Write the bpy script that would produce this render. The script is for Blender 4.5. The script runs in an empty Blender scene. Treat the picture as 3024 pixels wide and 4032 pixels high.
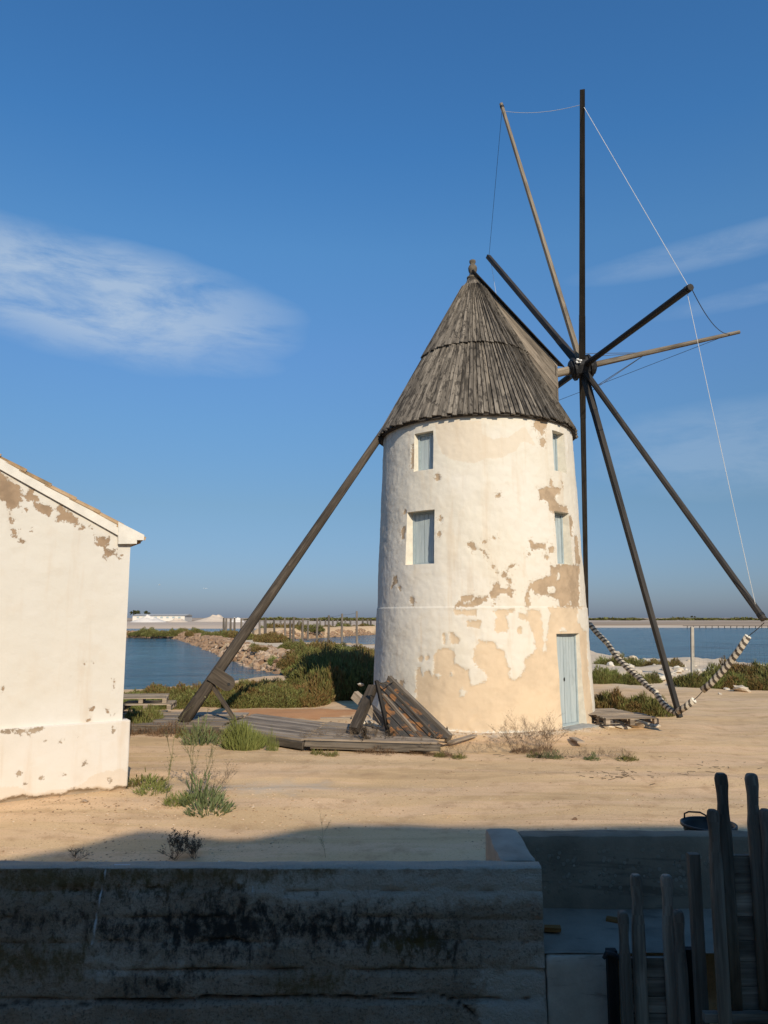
import bpy, math, random
import numpy as np
from mathutils import Vector, Matrix
random.seed(7); RNG = np.random.default_rng(11)
SC = bpy.context.scene
COL = SC.collection
rad = math.radians

# ------------------------------------------------------------------ camera
FPX = 2912.0; PITCH = math.atan(416/FPX); CAMH = 2.45
cam_d = bpy.data.cameras.new('camera'); cam = bpy.data.objects.new('camera', cam_d); COL.objects.link(cam)
cam_d.sensor_fit = 'VERTICAL'; cam_d.sensor_height = 36.0; cam_d.lens = 36.0*FPX/4032.0
cam_d.clip_start = 0.1; cam_d.clip_end = 9000
cam.location = (0, 0, CAMH); cam.rotation_euler = (math.pi/2+PITCH, 0, 0)
SC.camera = cam
SC.render.resolution_x = 768; SC.render.resolution_y = 1024

# ------------------------------------------------------------------ sky, sun, exposure
SUN_EL = rad(29.0); SUN_AZ = rad(17.0)          # sun stands behind the viewer, 17 degrees to the right
TO_SUN = Vector((math.sin(SUN_AZ)*math.cos(SUN_EL), -math.cos(SUN_AZ)*math.cos(SUN_EL), math.sin(SUN_EL)))
world = bpy.data.worlds.new('World'); SC.world = world; world.use_nodes = True
def build_world():
    nt = world.node_tree; N = nt.nodes; L = nt.links; N.clear()
    out = N.new('ShaderNodeOutputWorld'); bg = N.new('ShaderNodeBackground'); bg.inputs[1].default_value = 0.085
    sky = N.new('ShaderNodeTexSky'); sky.sky_type = 'NISHITA'; sky.sun_disc = False
    sky.sun_elevation = SUN_EL; sky.sun_rotation = math.pi-SUN_AZ
    sky.air_density = 1.0; sky.dust_density = 0.6; sky.ozone_density = 3.0; sky.altitude = 0
    tc = N.new('ShaderNodeTexCoord')
    def M(op, a, b=None, c=None, clamp=False):
        n = N.new('ShaderNodeMath'); n.operation = op; n.use_clamp = clamp
        for i, x in enumerate((a, b, c)):
            if x is None: continue
            if isinstance(x, (int, float)): n.inputs[i].default_value = x
            else: L.new(x, n.inputs[i])
        return n.outputs[0]
    sep = N.new('ShaderNodeSeparateXYZ'); L.new(tc.outputs['Generated'], sep.inputs[0])
    az = M('ARCTAN2', sep.outputs[0], sep.outputs[1]); el = M('ARCSINE', sep.outputs[2])
    # whole-sky grade by elevation: hazy grey-blue low down, deeper blue higher up
    ramp = N.new('ShaderNodeValToRGB'); cr = ramp.color_ramp
    L.new(M('DIVIDE', el, rad(60)), ramp.inputs[0])
    for i, (p, c) in enumerate(SKY_RAMP):
        e = cr.elements[i] if i < 2 else cr.elements.new(p)
        e.position = p; e.color = (*c, 1)
    mul = N.new('ShaderNodeMix'); mul.data_type = 'RGBA'; mul.blend_type = 'MULTIPLY'; mul.inputs[0].default_value = 1
    L.new(sky.outputs[0], mul.inputs[6]); L.new(ramp.outputs[0], mul.inputs[7])
    # thin cirrus: (azimuth, elevation) noise, streaked, over a few broad banks
    cmb = N.new('ShaderNodeCombineXYZ'); L.new(az, cmb.inputs[0]); L.new(el, cmb.inputs[1])
    def noise(sx, sy, det, rough, off, dist=0.0, rot=0.0):
        mp = N.new('ShaderNodeMapping'); L.new(cmb.outputs[0], mp.inputs[0])
        mp.inputs['Scale'].default_value = (sx, sy, 1); mp.inputs['Location'].default_value = off; mp.inputs['Rotation'].default_value = (0, 0, rot)
        n = N.new('ShaderNodeTexNoise'); n.inputs['Scale'].default_value = 1; n.inputs['Detail'].default_value = det
        n.inputs['Roughness'].default_value = rough; n.inputs['Distortion'].default_value = dist
        L.new(mp.outputs[0], n.inputs[0]); return n.outputs[0]
    n1 = noise(8, 27, 9, .66, (3.1, 1.7, 0), .35, -.14); n2 = noise(3, 8, 3, .5, (9, 4, 2), .3, -.1)
    wisp = M('MULTIPLY_ADD', M('SUBTRACT', n1, .5), 3.2, .5)
    def bank(a0, e0, ra, re, k, tilt=0.0):
        da = M('SUBTRACT', az, a0); de = M('SUBTRACT', M('SUBTRACT', el, e0), M('MULTIPLY', da, tilt))
        d2 = M('ADD', M('POWER', M('ABSOLUTE', M('DIVIDE', da, ra)), 2.), M('POWER', M('ABSOLUTE', M('DIVIDE', de, re)), 2.))
        s = M('SUBTRACT', 1.15, M('ADD', d2, M('MULTIPLY', M('SUBTRACT', n2, .5), 1.6)))
        return M('MULTIPLY', M('MULTIPLY', M('SMOOTH_MIN', s, 1.0, .3), k, None), 1.0, None, True)
    tot = None
    for b in CLOUD_BANKS:
        x = bank(*b); tot = x if tot is None else M('MAXIMUM', tot, x)
    cl = M('MULTIPLY', tot, M('MULTIPLY_ADD', wisp, 1.0, .25, True), None, True)
    mix = N.new('ShaderNodeMix'); mix.data_type = 'RGBA'
    L.new(cl, mix.inputs[0]); L.new(mul.outputs[2], mix.inputs[6]); mix.inputs[7].default_value = CLOUD_COL
    L.new(mix.outputs[2], bg.inputs[0]); L.new(bg.outputs[0], out.inputs[0])
SKY_RAMP = [(0.0, (0.45, 0.55, 0.90)), (0.141, (0.668, 0.806, 0.91)), (0.239, (0.776, 1.047, 1.198)), (0.335, (0.887, 1.243, 1.486)), (0.456, (0.901, 1.481, 1.737)), (0.568, (0.719, 1.445, 1.86)), (0.691, (0.7, 1.424, 1.876)), (1.0, (0.7, 1.424, 1.876))]
CLOUD_COL = (6.0, 7.2, 8.6, 1)
CLOUD_BANKS = [(-0.37, 0.388, 0.25, 0.08, 0.66, -0.06), (0.488, 0.446, 0.22, 0.02, 0.2, 0.06), (0.494, 0.383, 0.14, 0.012, 0.13, 0.06), (0.468, 0.209, 0.2, 0.06, 0.22, 0.0), (-0.276, 0.344, 0.14, 0.03, 0.3, -0.1)]
build_world()
sun_d = bpy.data.lights.new('sun', 'SUN'); sun = bpy.data.objects.new('sun', sun_d); COL.objects.link(sun)
sun_d.energy = 4.7; sun_d.angle = rad(0.53); sun_d.color = (1.0, .87, .68)
sun.rotation_euler = TO_SUN.to_track_quat('Z', 'Y').to_euler(); sun.location = (10, -30, 20)
SC.view_settings.view_transform = 'Standard'; SC.view_settings.look = 'None'
SC.view_settings.exposure = 0.0; SC.view_settings.gamma = 1.0; SC.view_settings.use_curve_mapping = False

# ------------------------------------------------------------------ surveying helpers: real-world points measured off the photo
CP, SP = math.cos(PITCH), math.sin(PITCH)
def ray(u, v):
    x = (u-1512)/FPX; y = -(v-2016)/FPX
    return Vector((x, CP-y*SP, SP+y*CP))
def gnd(u, v, z=0.0):
    r = ray(u, v); t = (z-CAMH)/r.z
    return Vector((r.x*t, r.y*t, z))
def at(u, v, Y):
    r = ray(u, v); t = Y/r.y
    return Vector((r.x*t, Y, CAMH+r.z*t))

# ------------------------------------------------------------------ materials
def ramp_node(N, stops):
    r = N.new('ShaderNodeValToRGB')
    for i, (p, c) in enumerate(stops):
        e = r.color_ramp.elements[i] if i < 2 else r.color_ramp.elements.new(p)
        e.position = p; e.color = (*c, 1)
    return r
class Mat:
    def __init__(s, name, rough=.85, spec=.3):
        s.m = bpy.data.materials.new(name); s.m.use_nodes = True
        s.N = s.m.node_tree.nodes; s.L = s.m.node_tree.links
        s.b = s.N['Principled BSDF']; s.b.inputs['Roughness'].default_value = rough
        s.b.inputs['Specular IOR Level'].default_value = spec
    def node(s, t, **k):
        n = s.N.new(t)
        for a, v in k.items(): setattr(n, a, v)
        return n
    def inp(s, sock, x):
        if isinstance(x, (int, float)): sock.default_value = x
        elif isinstance(x, tuple): sock.default_value = (*x, 1) if len(x) == 3 and sock.type == 'RGBA' else x
        else: s.L.new(x, sock)
    def math(s, op, a, b=None, c=None, clamp=False):
        n = s.N.new('ShaderNodeMath'); n.operation = op; n.use_clamp = clamp
        for i, x in enumerate((a, b, c)):
            if x is not None: s.inp(n.inputs[i], x)
        return n.outputs[0]
    def coords(s, kind='Object', scale=(1, 1, 1), rnd=0.0, rot=(0, 0, 0)):
        tc = s.N.new('ShaderNodeTexCoord'); src = tc.outputs[kind]
        if rnd:
            oi = s.N.new('ShaderNodeObjectInfo'); k = s.math('MULTIPLY', oi.outputs['Random'], rnd)
            cb = s.N.new('ShaderNodeCombineXYZ'); s.L.new(k, cb.inputs[0]); s.L.new(s.math('MULTIPLY', k, 1.7), cb.inputs[1]); s.L.new(s.math('MULTIPLY', k, .61), cb.inputs[2])
            ad = s.N.new('ShaderNodeVectorMath'); ad.operation = 'ADD'; s.L.new(src, ad.inputs[0]); s.L.new(cb.outputs[0], ad.inputs[1]); src = ad.outputs[0]
        mp = s.N.new('ShaderNodeMapping'); mp.inputs['Scale'].default_value = scale; mp.inputs['Rotation'].default_value = rot
        s.L.new(src, mp.inputs[0]); return mp.outputs[0]
    def noise(s, vec, scale, det=5, rough=.55, dist=0.0):
        n = s.N.new('ShaderNodeTexNoise'); n.inputs['Scale'].default_value = scale; n.inputs['Detail'].default_value = det
        n.inputs['Roughness'].default_value = rough; n.inputs['Distortion'].default_value = dist
        s.L.new(vec, n.inputs[0]); return n.outputs[0]
    def voro(s, vec, scale, feat='F1', out='Distance'):
        n = s.N.new('ShaderNodeTexVoronoi'); n.feature = feat; n.inputs['Scale'].default_value = scale
        s.L.new(vec, n.inputs[0]); return n.outputs[out]
    def ramp(s, fac, stops):
        r = ramp_node(s.N, stops); s.L.new(fac, r.inputs[0]); return r.outputs[0]
    def step(s, x, lo, hi):
        n = s.N.new('ShaderNodeMapRange'); n.interpolation_type = 'SMOOTHSTEP'
        n.inputs[1].default_value = lo; n.inputs[2].default_value = hi; s.L.new(x, n.inputs[0]); return n.outputs[0]
    def mix(s, fac, a, b, mode='MIX'):
        n = s.N.new('ShaderNodeMix'); n.data_type = 'RGBA'; n.blend_type = mode
        s.inp(n.inputs[0], fac); s.inp(n.inputs[6], a); s.inp(n.inputs[7], b); return n.outputs[2]
    def attr(s, name):
        n = s.N.new('ShaderNodeAttribute'); n.attribute_name = name; return n.outputs['Fac']
    def bump(s, h, strength=.5, dist=.02, chain=None):
        n = s.N.new('ShaderNodeBump'); n.inputs['Strength'].default_value = strength; n.inputs['Distance'].default_value = dist
        s.L.new(h, n.inputs['Height'])
        if chain is not None: s.L.new(chain, n.inputs['Normal'])
        s.L.new(n.outputs[0], s.b.inputs['Normal']); return n.outputs[0]
    def color(s, x): s.inp(s.b.inputs['Base Color'], x); return s

def wood(name, cols, dirt=.5, rough=.85, along=1.4, across=26, bstr=.5, tint=.35, mott=.0):
    """weathered timber; UV is in metres: u across the grain, v along it"""
    m = Mat(name, rough, .25)
    v = m.coords('UV', (across, along, 1), 37.0)
    g = m.noise(v, 1.0, 6, .62, .4)
    v2 = m.coords('UV', (3.5, .9, 1), 53.0); g2 = m.noise(v2, 1.0, 4, .6, .3)
    c = m.ramp(g, [(.25, cols[0]), (.5, cols[1]), (.75, cols[2])])
    dk = m.step(g2, .46, .68)
    c = m.mix(m.math('MULTIPLY', dk, dirt), c, tuple(x*.22 for x in cols[0]))
    if mott:
        g3 = m.noise(m.coords('UV', (9, 4.5, 1), 71.0), 1.0, 6, .7, .5); c = m.mix(m.math('MULTIPLY', m.step(g3, .5, .6), mott), c, tuple(x*.3 for x in cols[0]))
    oi = m.node('ShaderNodeObjectInfo')
    val = m.math('MULTIPLY_ADD', oi.outputs['Random'], tint*2, 1-tint)
    hs = m.node('ShaderNodeHueSaturation'); m.L.new(val, hs.inputs['Value']); m.L.new(c, hs.inputs['Color'])
    m.color(hs.outputs[0]); m.bump(g, bstr, .012)
    return m.m
W_ROOF = wood('weathered_roof_board', [(.06, .05, .04), (.15, .128, .103), (.30, .26, .21)], .8, .85, 1.4, 26, .6, .3, .75)
W_SPAR = wood('tarred_spar_wood', [(.013, .012, .011), (.03, .026, .022), (.06, .05, .04)], .4, .6)
W_SPARL = wood('bare_spar_wood', [(.09, .07, .05), (.19, .155, .115), (.33, .28, .215)], .55, .8)
W_TAIL = wood('tail_pole_wood', [(.026, .021, .016), (.058, .046, .035), (.12, .098, .075)], .5)
W_DECK = wood('grey_deck_plank', [(.14, .108, .08), (.27, .215, .16), (.41, .335, .26)], .45)
W_DECKD = wood('dark_deck_joist', [(.055, .045, .036), (.12, .10, .078), (.20, .165, .13)], .5)
W_PALLET = wood('pallet_wood', [(.16, .125, .09), (.28, .225, .165), (.40, .33, .25)], .4)
W_GATE = wood('dark_gate_wood', [(.10, .08, .06), (.21, .172, .135), (.35, .295, .235)], .7, .75, 1.0, 30)
W_GATED = wood('black_gate_timber', [(.012, .011, .010), (.025, .022, .02), (.05, .042, .036)], .5)
W_POST = wood('fence_post_wood', [(.075, .062, .05), (.13, .11, .09), (.21, .18, .15)], .3)
W_RUSTY = wood('orange_plank_wood', [(.16, .06, .015), (.27, .11, .03), (.36, .17, .06)], .4)

def rust_plate():
    m = Mat('rust_streaked_board', .8, .3)
    v = m.coords('UV', (1, 1, 1), 13.0)
    n = m.noise(v, 3.4, 4, .6, .8); fine = m.noise(m.coords('UV', (34, 3, 1)), 1, 4, .6)
    dark = m.ramp(fine, [(.3, (.022, .021, .02)), (.6, (.055, .05, .045)), (.8, (.12, .108, .095))])
    ru = m.ramp(fine, [(.3, (.12, .052, .02)), (.6, (.24, .115, .045)), (.8, (.33, .205, .11))])
    m.color(m.mix(m.step(n, .51, .60), dark, ru)); m.bump(fine, .5, .01); return m.m
M_RUST = rust_plate()

def plain(name, col, rough=.8, var=.25, scale=8, bump=.0, spec=.3, metal=0.0):
    m = Mat(name, rough, spec); v = m.coords('Object', (1, 1, 1), 11.0)
    n = m.noise(v, scale, 5, .6)
    m.color(m.ramp(n, [(.3, tuple(c*(1-var) for c in col)), (.7, tuple(min(1, c*(1+var)) for c in col))]))
    m.b.inputs['Metallic'].default_value = metal
    if bump: m.bump(n, bump, .02)
    return m.m
def painted_blue():
    m = Mat('pale_blue_paint', .55, .35)
    g = m.noise(m.coords('UV', (30, 1.2, 1), 19.0), 1, 5, .6); d = m.noise(m.coords('UV', (3, 2, 1), 7.0), 1, 4, .6)
    c = m.ramp(g, [(.3, (.31, .37, .385)), (.6, (.41, .465, .475)), (.8, (.47, .52, .525))])
    m.color(m.mix(m.math('MULTIPLY', m.step(d, .55, .75), .35), c, (.20, .22, .22))); m.bump(g, .15, .006); return m.m
M_BLUE = painted_blue()
M_BLUED = plain('blue_paint_frame', (.31, .37, .39), .55, .12)
M_IRON = plain('black_iron', (.016, .016, .017), .6, .4, 20, .2)
M_WIRE = plain('dark_wire', (.03, .028, .026), .5, .2)
M_WIREL = plain('pale_cord', (.62, .60, .56), .7, .1)
M_RUBBER = plain('black_rubber', (.012, .012, .013), .45, .3, 12)
M_WHITE = plain('white_daub', (.75, .74, .70), .9, .12, 14, .4)
M_STEP = plain('grey_cement', (.33, .32, .29), .9, .2, 6, .5)
M_PALE = plain('pale_rough_stone', (.46, .40, .31), .92, .25, 4, .8)
M_LIME = plain('white_limestone', (.60, .55, .46), .92, .18, 5, .8)

def plaster(name, lo, hi, kind, tint=(1, 1, 1)):
    """lime plaster; 'peel_a' / 'peel_b' / 'stain' hold where coats have fallen off (signed distance, metres)"""
    m = Mat(name, .92, .2)
    v = m.coords('Object')
    big = m.noise(v, .55, 4, .6); mid = m.noise(v, 3.2, 6, .6); fine = m.noise(v, 26, 5, .65); rag = m.noise(v, 7.5, 8, .72)
    ragd = m.math('ADD', m.math('MULTIPLY', m.math('SUBTRACT', rag, .5), .30), m.math('MULTIPLY', m.math('SUBTRACT', m.noise(v, 26, 6, .75), .5), .16))
    white = m.mix(m.step(big, .4, .65), (.645, .595, .50), (.665, .62, .54))
    white = m.mix(m.math('MULTIPLY', m.step(mid, .50, .72), .30), white, (.60, .51, .39))
    # rain streaks
    vs = m.coords('Object', (1, 1, .09)); st = m.noise(vs, 4.5, 4, .6)
    white = m.mix(m.math('MULTIPLY', m.step(st, .50, .72), .48), white, (.575, .465, .34))
    stain = m.step(m.math('ADD', m.attr('stain'), m.math('MULTIPLY', ragd, .5)), -.012, .012)
    white = m.mix(m.math('MULTIPLY', stain, .6), white, (.615, .51, .385))
    # left-side shading put into the plaster colour, plus dark pitting
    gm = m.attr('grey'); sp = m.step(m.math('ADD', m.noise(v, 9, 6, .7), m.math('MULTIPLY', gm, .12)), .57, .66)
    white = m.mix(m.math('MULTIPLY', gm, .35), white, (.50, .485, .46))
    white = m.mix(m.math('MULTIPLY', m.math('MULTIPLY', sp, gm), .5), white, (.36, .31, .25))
    # small flakes everywhere
    fl = m.step(m.noise(v, 5.2, 9, .68, .3), FLAKE[kind], FLAKE[kind]+.02)
    c = m.mix(m.math('MULTIPLY', fl, .85), white, hi)
    a = m.step(m.math('ADD', m.attr('peel_a'), ragd), -.008, .008)
    b = m.step(m.math('ADD', m.attr('peel_b'), ragd), -.008, .008)
    hic = m.mix(m.step(mid, .42, .62), hi, tuple(x*.78 for x in hi))
    loc = m.mix(m.step(m.noise(v, 1.6, 4, .6), .42, .66), lo, tuple(x*.88 for x in lo))
    c = m.mix(b, c, loc); c = m.mix(a, c, hic)
    spk = m.math('MULTIPLY', m.step(m.noise(v, 15, 8, .75), .565, .60), m.step(m.attr('peel_a'), -.15, -.03)); c = m.mix(m.math('MULTIPLY', spk, .8 if kind == 'tower' else .0), c, hi)
    c = m.mix(1.0, c, tint, 'MULTIPLY'); m.color(c)
    pe = m.math('MAXIMUM', a, m.math('MAXIMUM', b, fl))
    h = m.math('SUBTRACT', m.math('ADD', m.math('MULTIPLY', mid, .75), m.math('MULTIPLY', fine, .18)), m.math('MULTIPLY', pe, .45))
    h = m.math('ADD', h, m.math('MULTIPLY', m.math('MULTIPLY', m.noise(v, 13, 4, .6), gm), .5))
    m.bump(h, .46, .03); return m.m
FLAKE = dict(tower=.735, house=.745, plinth=.69)
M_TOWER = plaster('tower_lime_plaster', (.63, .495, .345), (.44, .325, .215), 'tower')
M_HOUSE = plaster('house_lime_plaster', (.55, .42, .27), (.36, .25, .155), 'house', (.935, .95, 1.0))
M_PLINTH = plaster('plinth_lime_plaster', (.55, .42, .27), (.38, .30, .21), 'plinth', (.95, .955, 1.0))

def concrete(name, base, stain=.6, stones=.0):
    m = Mat(name, .93, .2); v = m.coords('Object')
    n = m.noise(v, 2.2, 7, .62); f = m.noise(v, 34, 5, .7); hz = m.noise(m.coords('Object', (.5, 1, 5)), 1.5, 6, .65, .4)
    c = m.ramp(n, [(.3, tuple(x*.72 for x in base)), (.5, base), (.72, tuple(x*1.25 for x in base))])
    c = m.mix(m.math('MULTIPLY', m.step(hz, .55, .66), stain), c, tuple(x*.12 for x in base))
    moss = m.step(m.noise(v, 1.3, 6, .65), .56, .7)
    c = m.mix(m.math('MULTIPLY', moss, .4*stain), c, (.10, .085, .03))
    c = m.mix(m.math('MULTIPLY', m.step(f, .55, .75), .35), c, tuple(x*.5 for x in base))
    h = m.math('ADD', m.math('MULTIPLY', n, .6), m.math('MULTIPLY', f, .3))
    if stones:
        d = m.voro(v, 21); col = m.voro(v, 21, 'F1', 'Color'); sx = m.node('ShaderNodeSeparateColor'); m.L.new(col, sx.inputs[0])
        zz = m.node('ShaderNodeSeparateXYZ'); tc = m.node('ShaderNodeTexCoord'); m.L.new(tc.outputs['Object'], zz.inputs[0])
        band = m.math('MULTIPLY', m.step(zz.outputs[2], -.16, -.06), m.step(m.math('MULTIPLY', zz.outputs[2], -1.0), -.30, -.2))
        on = m.math('MULTIPLY', m.math('MULTIPLY', m.step(sx.outputs[0], .42, .46), m.step(m.math('MULTIPLY', d, -1.0), -.42, -.36)), m.math('MULTIPLY', band, stones))
        c = m.mix(on, c, m.mix(sx.outputs[1], (.36, .31, .25), (.15, .11, .07))); h = m.math('ADD', h, on)
    m.color(c); m.bump(h, .7, .02); return m.m
M_CONC = concrete('stained_board_marked_concrete', (.31, .25, .19), .85)
M_CONCR = concrete('rubble_concrete', (.25, .19, .135), .4, .8)
M_CONCT = concrete('bare_concrete', (.34, .285, .225), .35)
M_RENDER = concrete('pale_cement_render', (.44, .37, .295), .8)
M_PAVE = concrete('worn_paving', (.27, .205, .155), .5)

def sand():
    m = Mat('sandy_ground', .95, .1); tc = m.node('ShaderNodeTexCoord'); P = tc.outputs['Object']
    v = m.coords('Object'); big = m.noise(v, .35, 5, .55); mid = m.noise(v, 2.6, 6, .6); fine = m.noise(v, 38, 4, .7)
    c = m.ramp(big, [(.3, (.54, .37, .195)), (.5, (.62, .43, .24)), (.7, (.69, .495, .295))])
    tr = m.noise(m.coords('Object', (.16, 1.5, 1), 0, (0, 0, .06)), 1.6, 5, .6, .5)       # wheel tracks run across
    c = m.mix(m.math('MULTIPLY', m.step(tr, .46, .58), .7), c, (.69, .475, .295))
    c = m.mix(m.math('MULTIPLY', m.step(mid, .50, .70), .6), c, (.42, .265, .145))
    c = m.mix(m.math('MULTIPLY', m.step(fine, .54, .68), .65), c, (.34, .225, .13))
    c = m.mix(m.math('MULTIPLY', m.step(m.math('MULTIPLY', fine, -1.), -.42, -.3), .55), c, (.66, .53, .38))
    tk = m.noise(m.coords('Object', (.22, 1.7, 1), 0, (0, 0, -.09)), 1.3, 8, .7, .8); c = m.mix(m.math('MULTIPLY', m.step(tk, .52, .62), .42), c, (.40, .27, .15))
    red = m.step(m.math('ADD', m.attr('red'), m.math('MULTIPLY', m.math('SUBTRACT', mid, .5), .8)), .35, .6)
    c = m.mix(m.math('MULTIPLY', red, .8), c, (.44, .20, .085))
    pal = m.attr('pale'); c = m.mix(m.math('MULTIPLY', m.step(m.math('ADD', pal, m.math('MULTIPLY', m.math('SUBTRACT', mid, .5), .9)), .3, .7), .8), c, (.60, .50, .375))
    wet = m.attr('wet'); c = m.mix(wet, c, (.13, .095, .06))
    far = m.attr('far'); fn = m.noise(m.coords('Object', (.004, .03, 1)), 1, 4, .6)
    fc = m.ramp(fn, [(.35, (.22, .15, .10)), (.5, (.40, .30, .21)), (.62, (.55, .47, .38))])
    fc = m.mix(m.attr('salt'), fc, (.52, .41, .31)); c = m.mix(far, c, fc)
    m.color(c)
    h = m.math('ADD', m.math('MULTIPLY', mid, .8), m.math('MULTIPLY', fine, .5)); m.bump(h, .4, .025); return m.m
M_SAND = sand()

def water():
    m = Mat('lagoon_water', .12, .5); m.b.inputs['IOR'].default_value = 1.33
    v = m.coords('Object', (1, 1, 1), 0, (0, 0, .35)); a = m.noise(m.coords('Object', (.5, 1.1, 1), 0, (0, 0, .3)), .55, 5, .65, .8); b = m.noise(m.coords('Object', (1, 2.2, 1)), 1.7, 4, .6, .6); d = m.noise(m.coords('Object', (.22, .5, 1)), .35, 4, .6, .4)
    m.color(m.ramp(m.math('ADD', m.math('MULTIPLY', d, .55), m.math('MULTIPLY', a, .45)), [(.36, (.008, .04, .07)), (.5, (.02, .08, .12)), (.64, (.05, .14, .18))]))
    h = m.math('ADD', m.math('MULTIPLY', a, 1.3), m.math('MULTIPLY', b, .4)); m.bump(h, 1.0, .5); return m.m
M_WATER = water()

def leafmat(name, stops, trans=.15):
    m = Mat(name, .7, .2); g = m.node('ShaderNodeNewGeometry')
    oi = m.node('ShaderNodeObjectInfo'); n = m.noise(m.coords('Object', (1, 1, 1), 9.0), 2.2, 3, .6)
    f = m.math('ADD', m.math('MULTIPLY', g.outputs['Random Per Island'], .45), m.math('MULTIPLY_ADD', n, .9, -.18))
    m.color(m.ramp(f, stops)); m.b.inputs['Subsurface Weight'].default_value = 0.0
    return m.m
L_SHRUB = leafmat('saltbush_leaf', [(.12, (.10, .06, .022)), (.34, (.13, .105, .035)), (.6, (.125, .135, .038)), (.9, (.20, .20, .065))])
L_BROWN = leafmat('rusty_saltbush_leaf', [(.12, (.11, .055, .02)), (.4, (.165, .10, .036)), (.65, (.14, .12, .038)), (.9, (.20, .17, .06))])
L_GREEN = leafmat('fresh_green_leaf', [(.1, (.09, .10, .03)), (.5, (.15, .17, .045)), (.9, (.25, .26, .085))])
L_TEAL = leafmat('grey_green_leaf', [(.1, (.07, .085, .035)), (.5, (.115, .145, .06)), (.9, (.19, .21, .10))])
L_PALM = leafmat('palm_frond', [(.1, (.03, .035, .015)), (.5, (.05, .055, .022)), (.9, (.08, .085, .035))])
L_DRY = leafmat('dry_twig', [(.1, (.09, .06, .035)), (.5, (.17, .12, .075)), (.9, (.29, .22, .15))])
L_DARK = leafmat('dark_dry_twig', [(.1, (.04, .028, .018)), (.5, (.07, .05, .03)), (.9, (.12, .09, .05))])

# ------------------------------------------------------------------ mesh helpers
class MB:
    def __init__(s): s.v = []; s.f = []; s.uv = []
    def face(s, idx, uv): s.f.append(tuple(idx)); s.uv.append(list(uv))
    def ring(s, pts): i = len(s.v); s.v.extend([tuple(p) for p in pts]); return list(range(i, i+len(pts)))
    def loft(s, rings, lens=None, cap=True, closed=True):
        """rings: list of same-length point lists; uv u = around in metres, v = along"""
        ids = [s.ring(r) for r in rings]; n = len(rings[0]); L = 0.0
        for a in range(len(rings)-1):
            d = (Vector(rings[a+1][0])-Vector(rings[a][0])).length
            u = 0.0; P = rings[a]
            for k in range(n if closed else n-1):
                k2 = (k+1) % n; du = (Vector(P[k2])-Vector(P[k])).length
                s.face((ids[a][k], ids[a][k2], ids[a+1][k2], ids[a+1][k]), ((u, L), (u+du, L), (u+du, L+d), (u, L+d))); u += du
            L += d
        if cap and closed:
            s.face(ids[0][::-1], [(.01*k, .01*(k % 2)) for k in range(n)]); s.face(ids[-1], [(.01*k, .01*(k % 2)) for k in range(n)])
    def beam(s, p, q, w, h=None, w1=None, h1=None, up=(0, 0, 1), roll=0.0, jit=0.0):
        p = Vector(p); q = Vector(q); h = w if h is None else h; w1 = w if w1 is None else w1; h1 = h if h1 is None else h1
        d = (q-p).normalized(); U = Vector(up)
        if abs(d.dot(U)) > .98: U = Vector((0, 1, 0))
        a = d.cross(U).normalized(); b = a.cross(d).normalized()
        if roll: R = Matrix.Rotation(roll, 3, d); a = R @ a; b = R @ b
        def sec(c, w, h): return [c-a*w/2-b*h/2, c+a*w/2-b*h/2, c+a*w/2+b*h/2, c-a*w/2+b*h/2]
        rs = [sec(p, w, h), sec(q, w1, h1)]
        if jit: rs = [[x+Vector((random.uniform(-jit, jit), random.uniform(-jit, jit), random.uniform(-jit, jit))) for x in r] for r in rs]
        s.loft(rs)
    def box(s, c, sx, sy, sz, rz=0.0):
        c = Vector(c); d = Vector((math.cos(rz), math.sin(rz), 0)); s.beam(c-d*sx/2, c+d*sx/2, sy, sz)
    def tube(s, pts, r, n=8, r1=None, cap=True, flat=1.0):
        pts = [Vector(p) for p in pts]; m = len(pts); rings = []
        prev = None
        for i, p in enumerate(pts):
            d = (pts[min(i+1, m-1)]-pts[max(i-1, 0)]).normalized()
            U = Vector((0, 0, 1)) if abs(d.z) < .95 else Vector((0, 1, 0))
            if prev is not None:
                a = (prev-d*prev.dot(d)).normalized()
            else: a = d.cross(U).normalized()
            prev = a; b = d.cross(a).normalized()
            rr = r[i] if isinstance(r, (list, tuple)) else (r if r1 is None else r+(r1-r)*i/(m-1))
            rings.append([p+a*rr*math.cos(t)+b*rr*flat*math.sin(t) for t in (2*math.pi*k/n for k in range(n))])
        s.loft(rings, cap=cap)
    def lathe(s, prof, n=24, c=(0, 0, 0)):
        s.loft([[(c[0]+r*math.cos(2*math.pi*k/n), c[1]+r*math.sin(2*math.pi*k/n), c[2]+z) for k in range(n)] for r, z in prof])
    def prism(s, poly, off):
        """poly: planar outline (list of Vectors), extruded by off"""
        off = Vector(off); s.loft([poly, [Vector(p)+off for p in poly]])
    def mesh(s, name, mat, smooth=False):
        me = bpy.data.meshes.new(name); me.from_pydata(s.v, [], s.f)
        uv = me.uv_layers.new(name='UVMap'); flat = [c for f in s.uv for p in f for c in p]
        uv.data.foreach_set('uv', flat)
        if smooth: me.polygons.foreach_set('use_smooth', [True]*len(me.polygons))
        me.materials.append(mat); me.update(); return me
    def build(s, name, mat, parent=None, smooth=False):
        return link(name, s.mesh(name, mat, smooth), parent)
def link(name, data, parent=None):
    o = bpy.data.objects.new(name, data); COL.objects.link(o)
    if parent is not None: attach(o, parent)
    return o
def base_of(p):
    v = Vector((0, 0, 0))
    while p is not None: v += p.location; p = p.parent
    return v
def attach(o, parent):
    o.parent = parent
    o.matrix_parent_inverse = Matrix.Translation(-WORLD.get(parent.name, Vector((0, 0, 0))))
WORLD = {}
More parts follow.
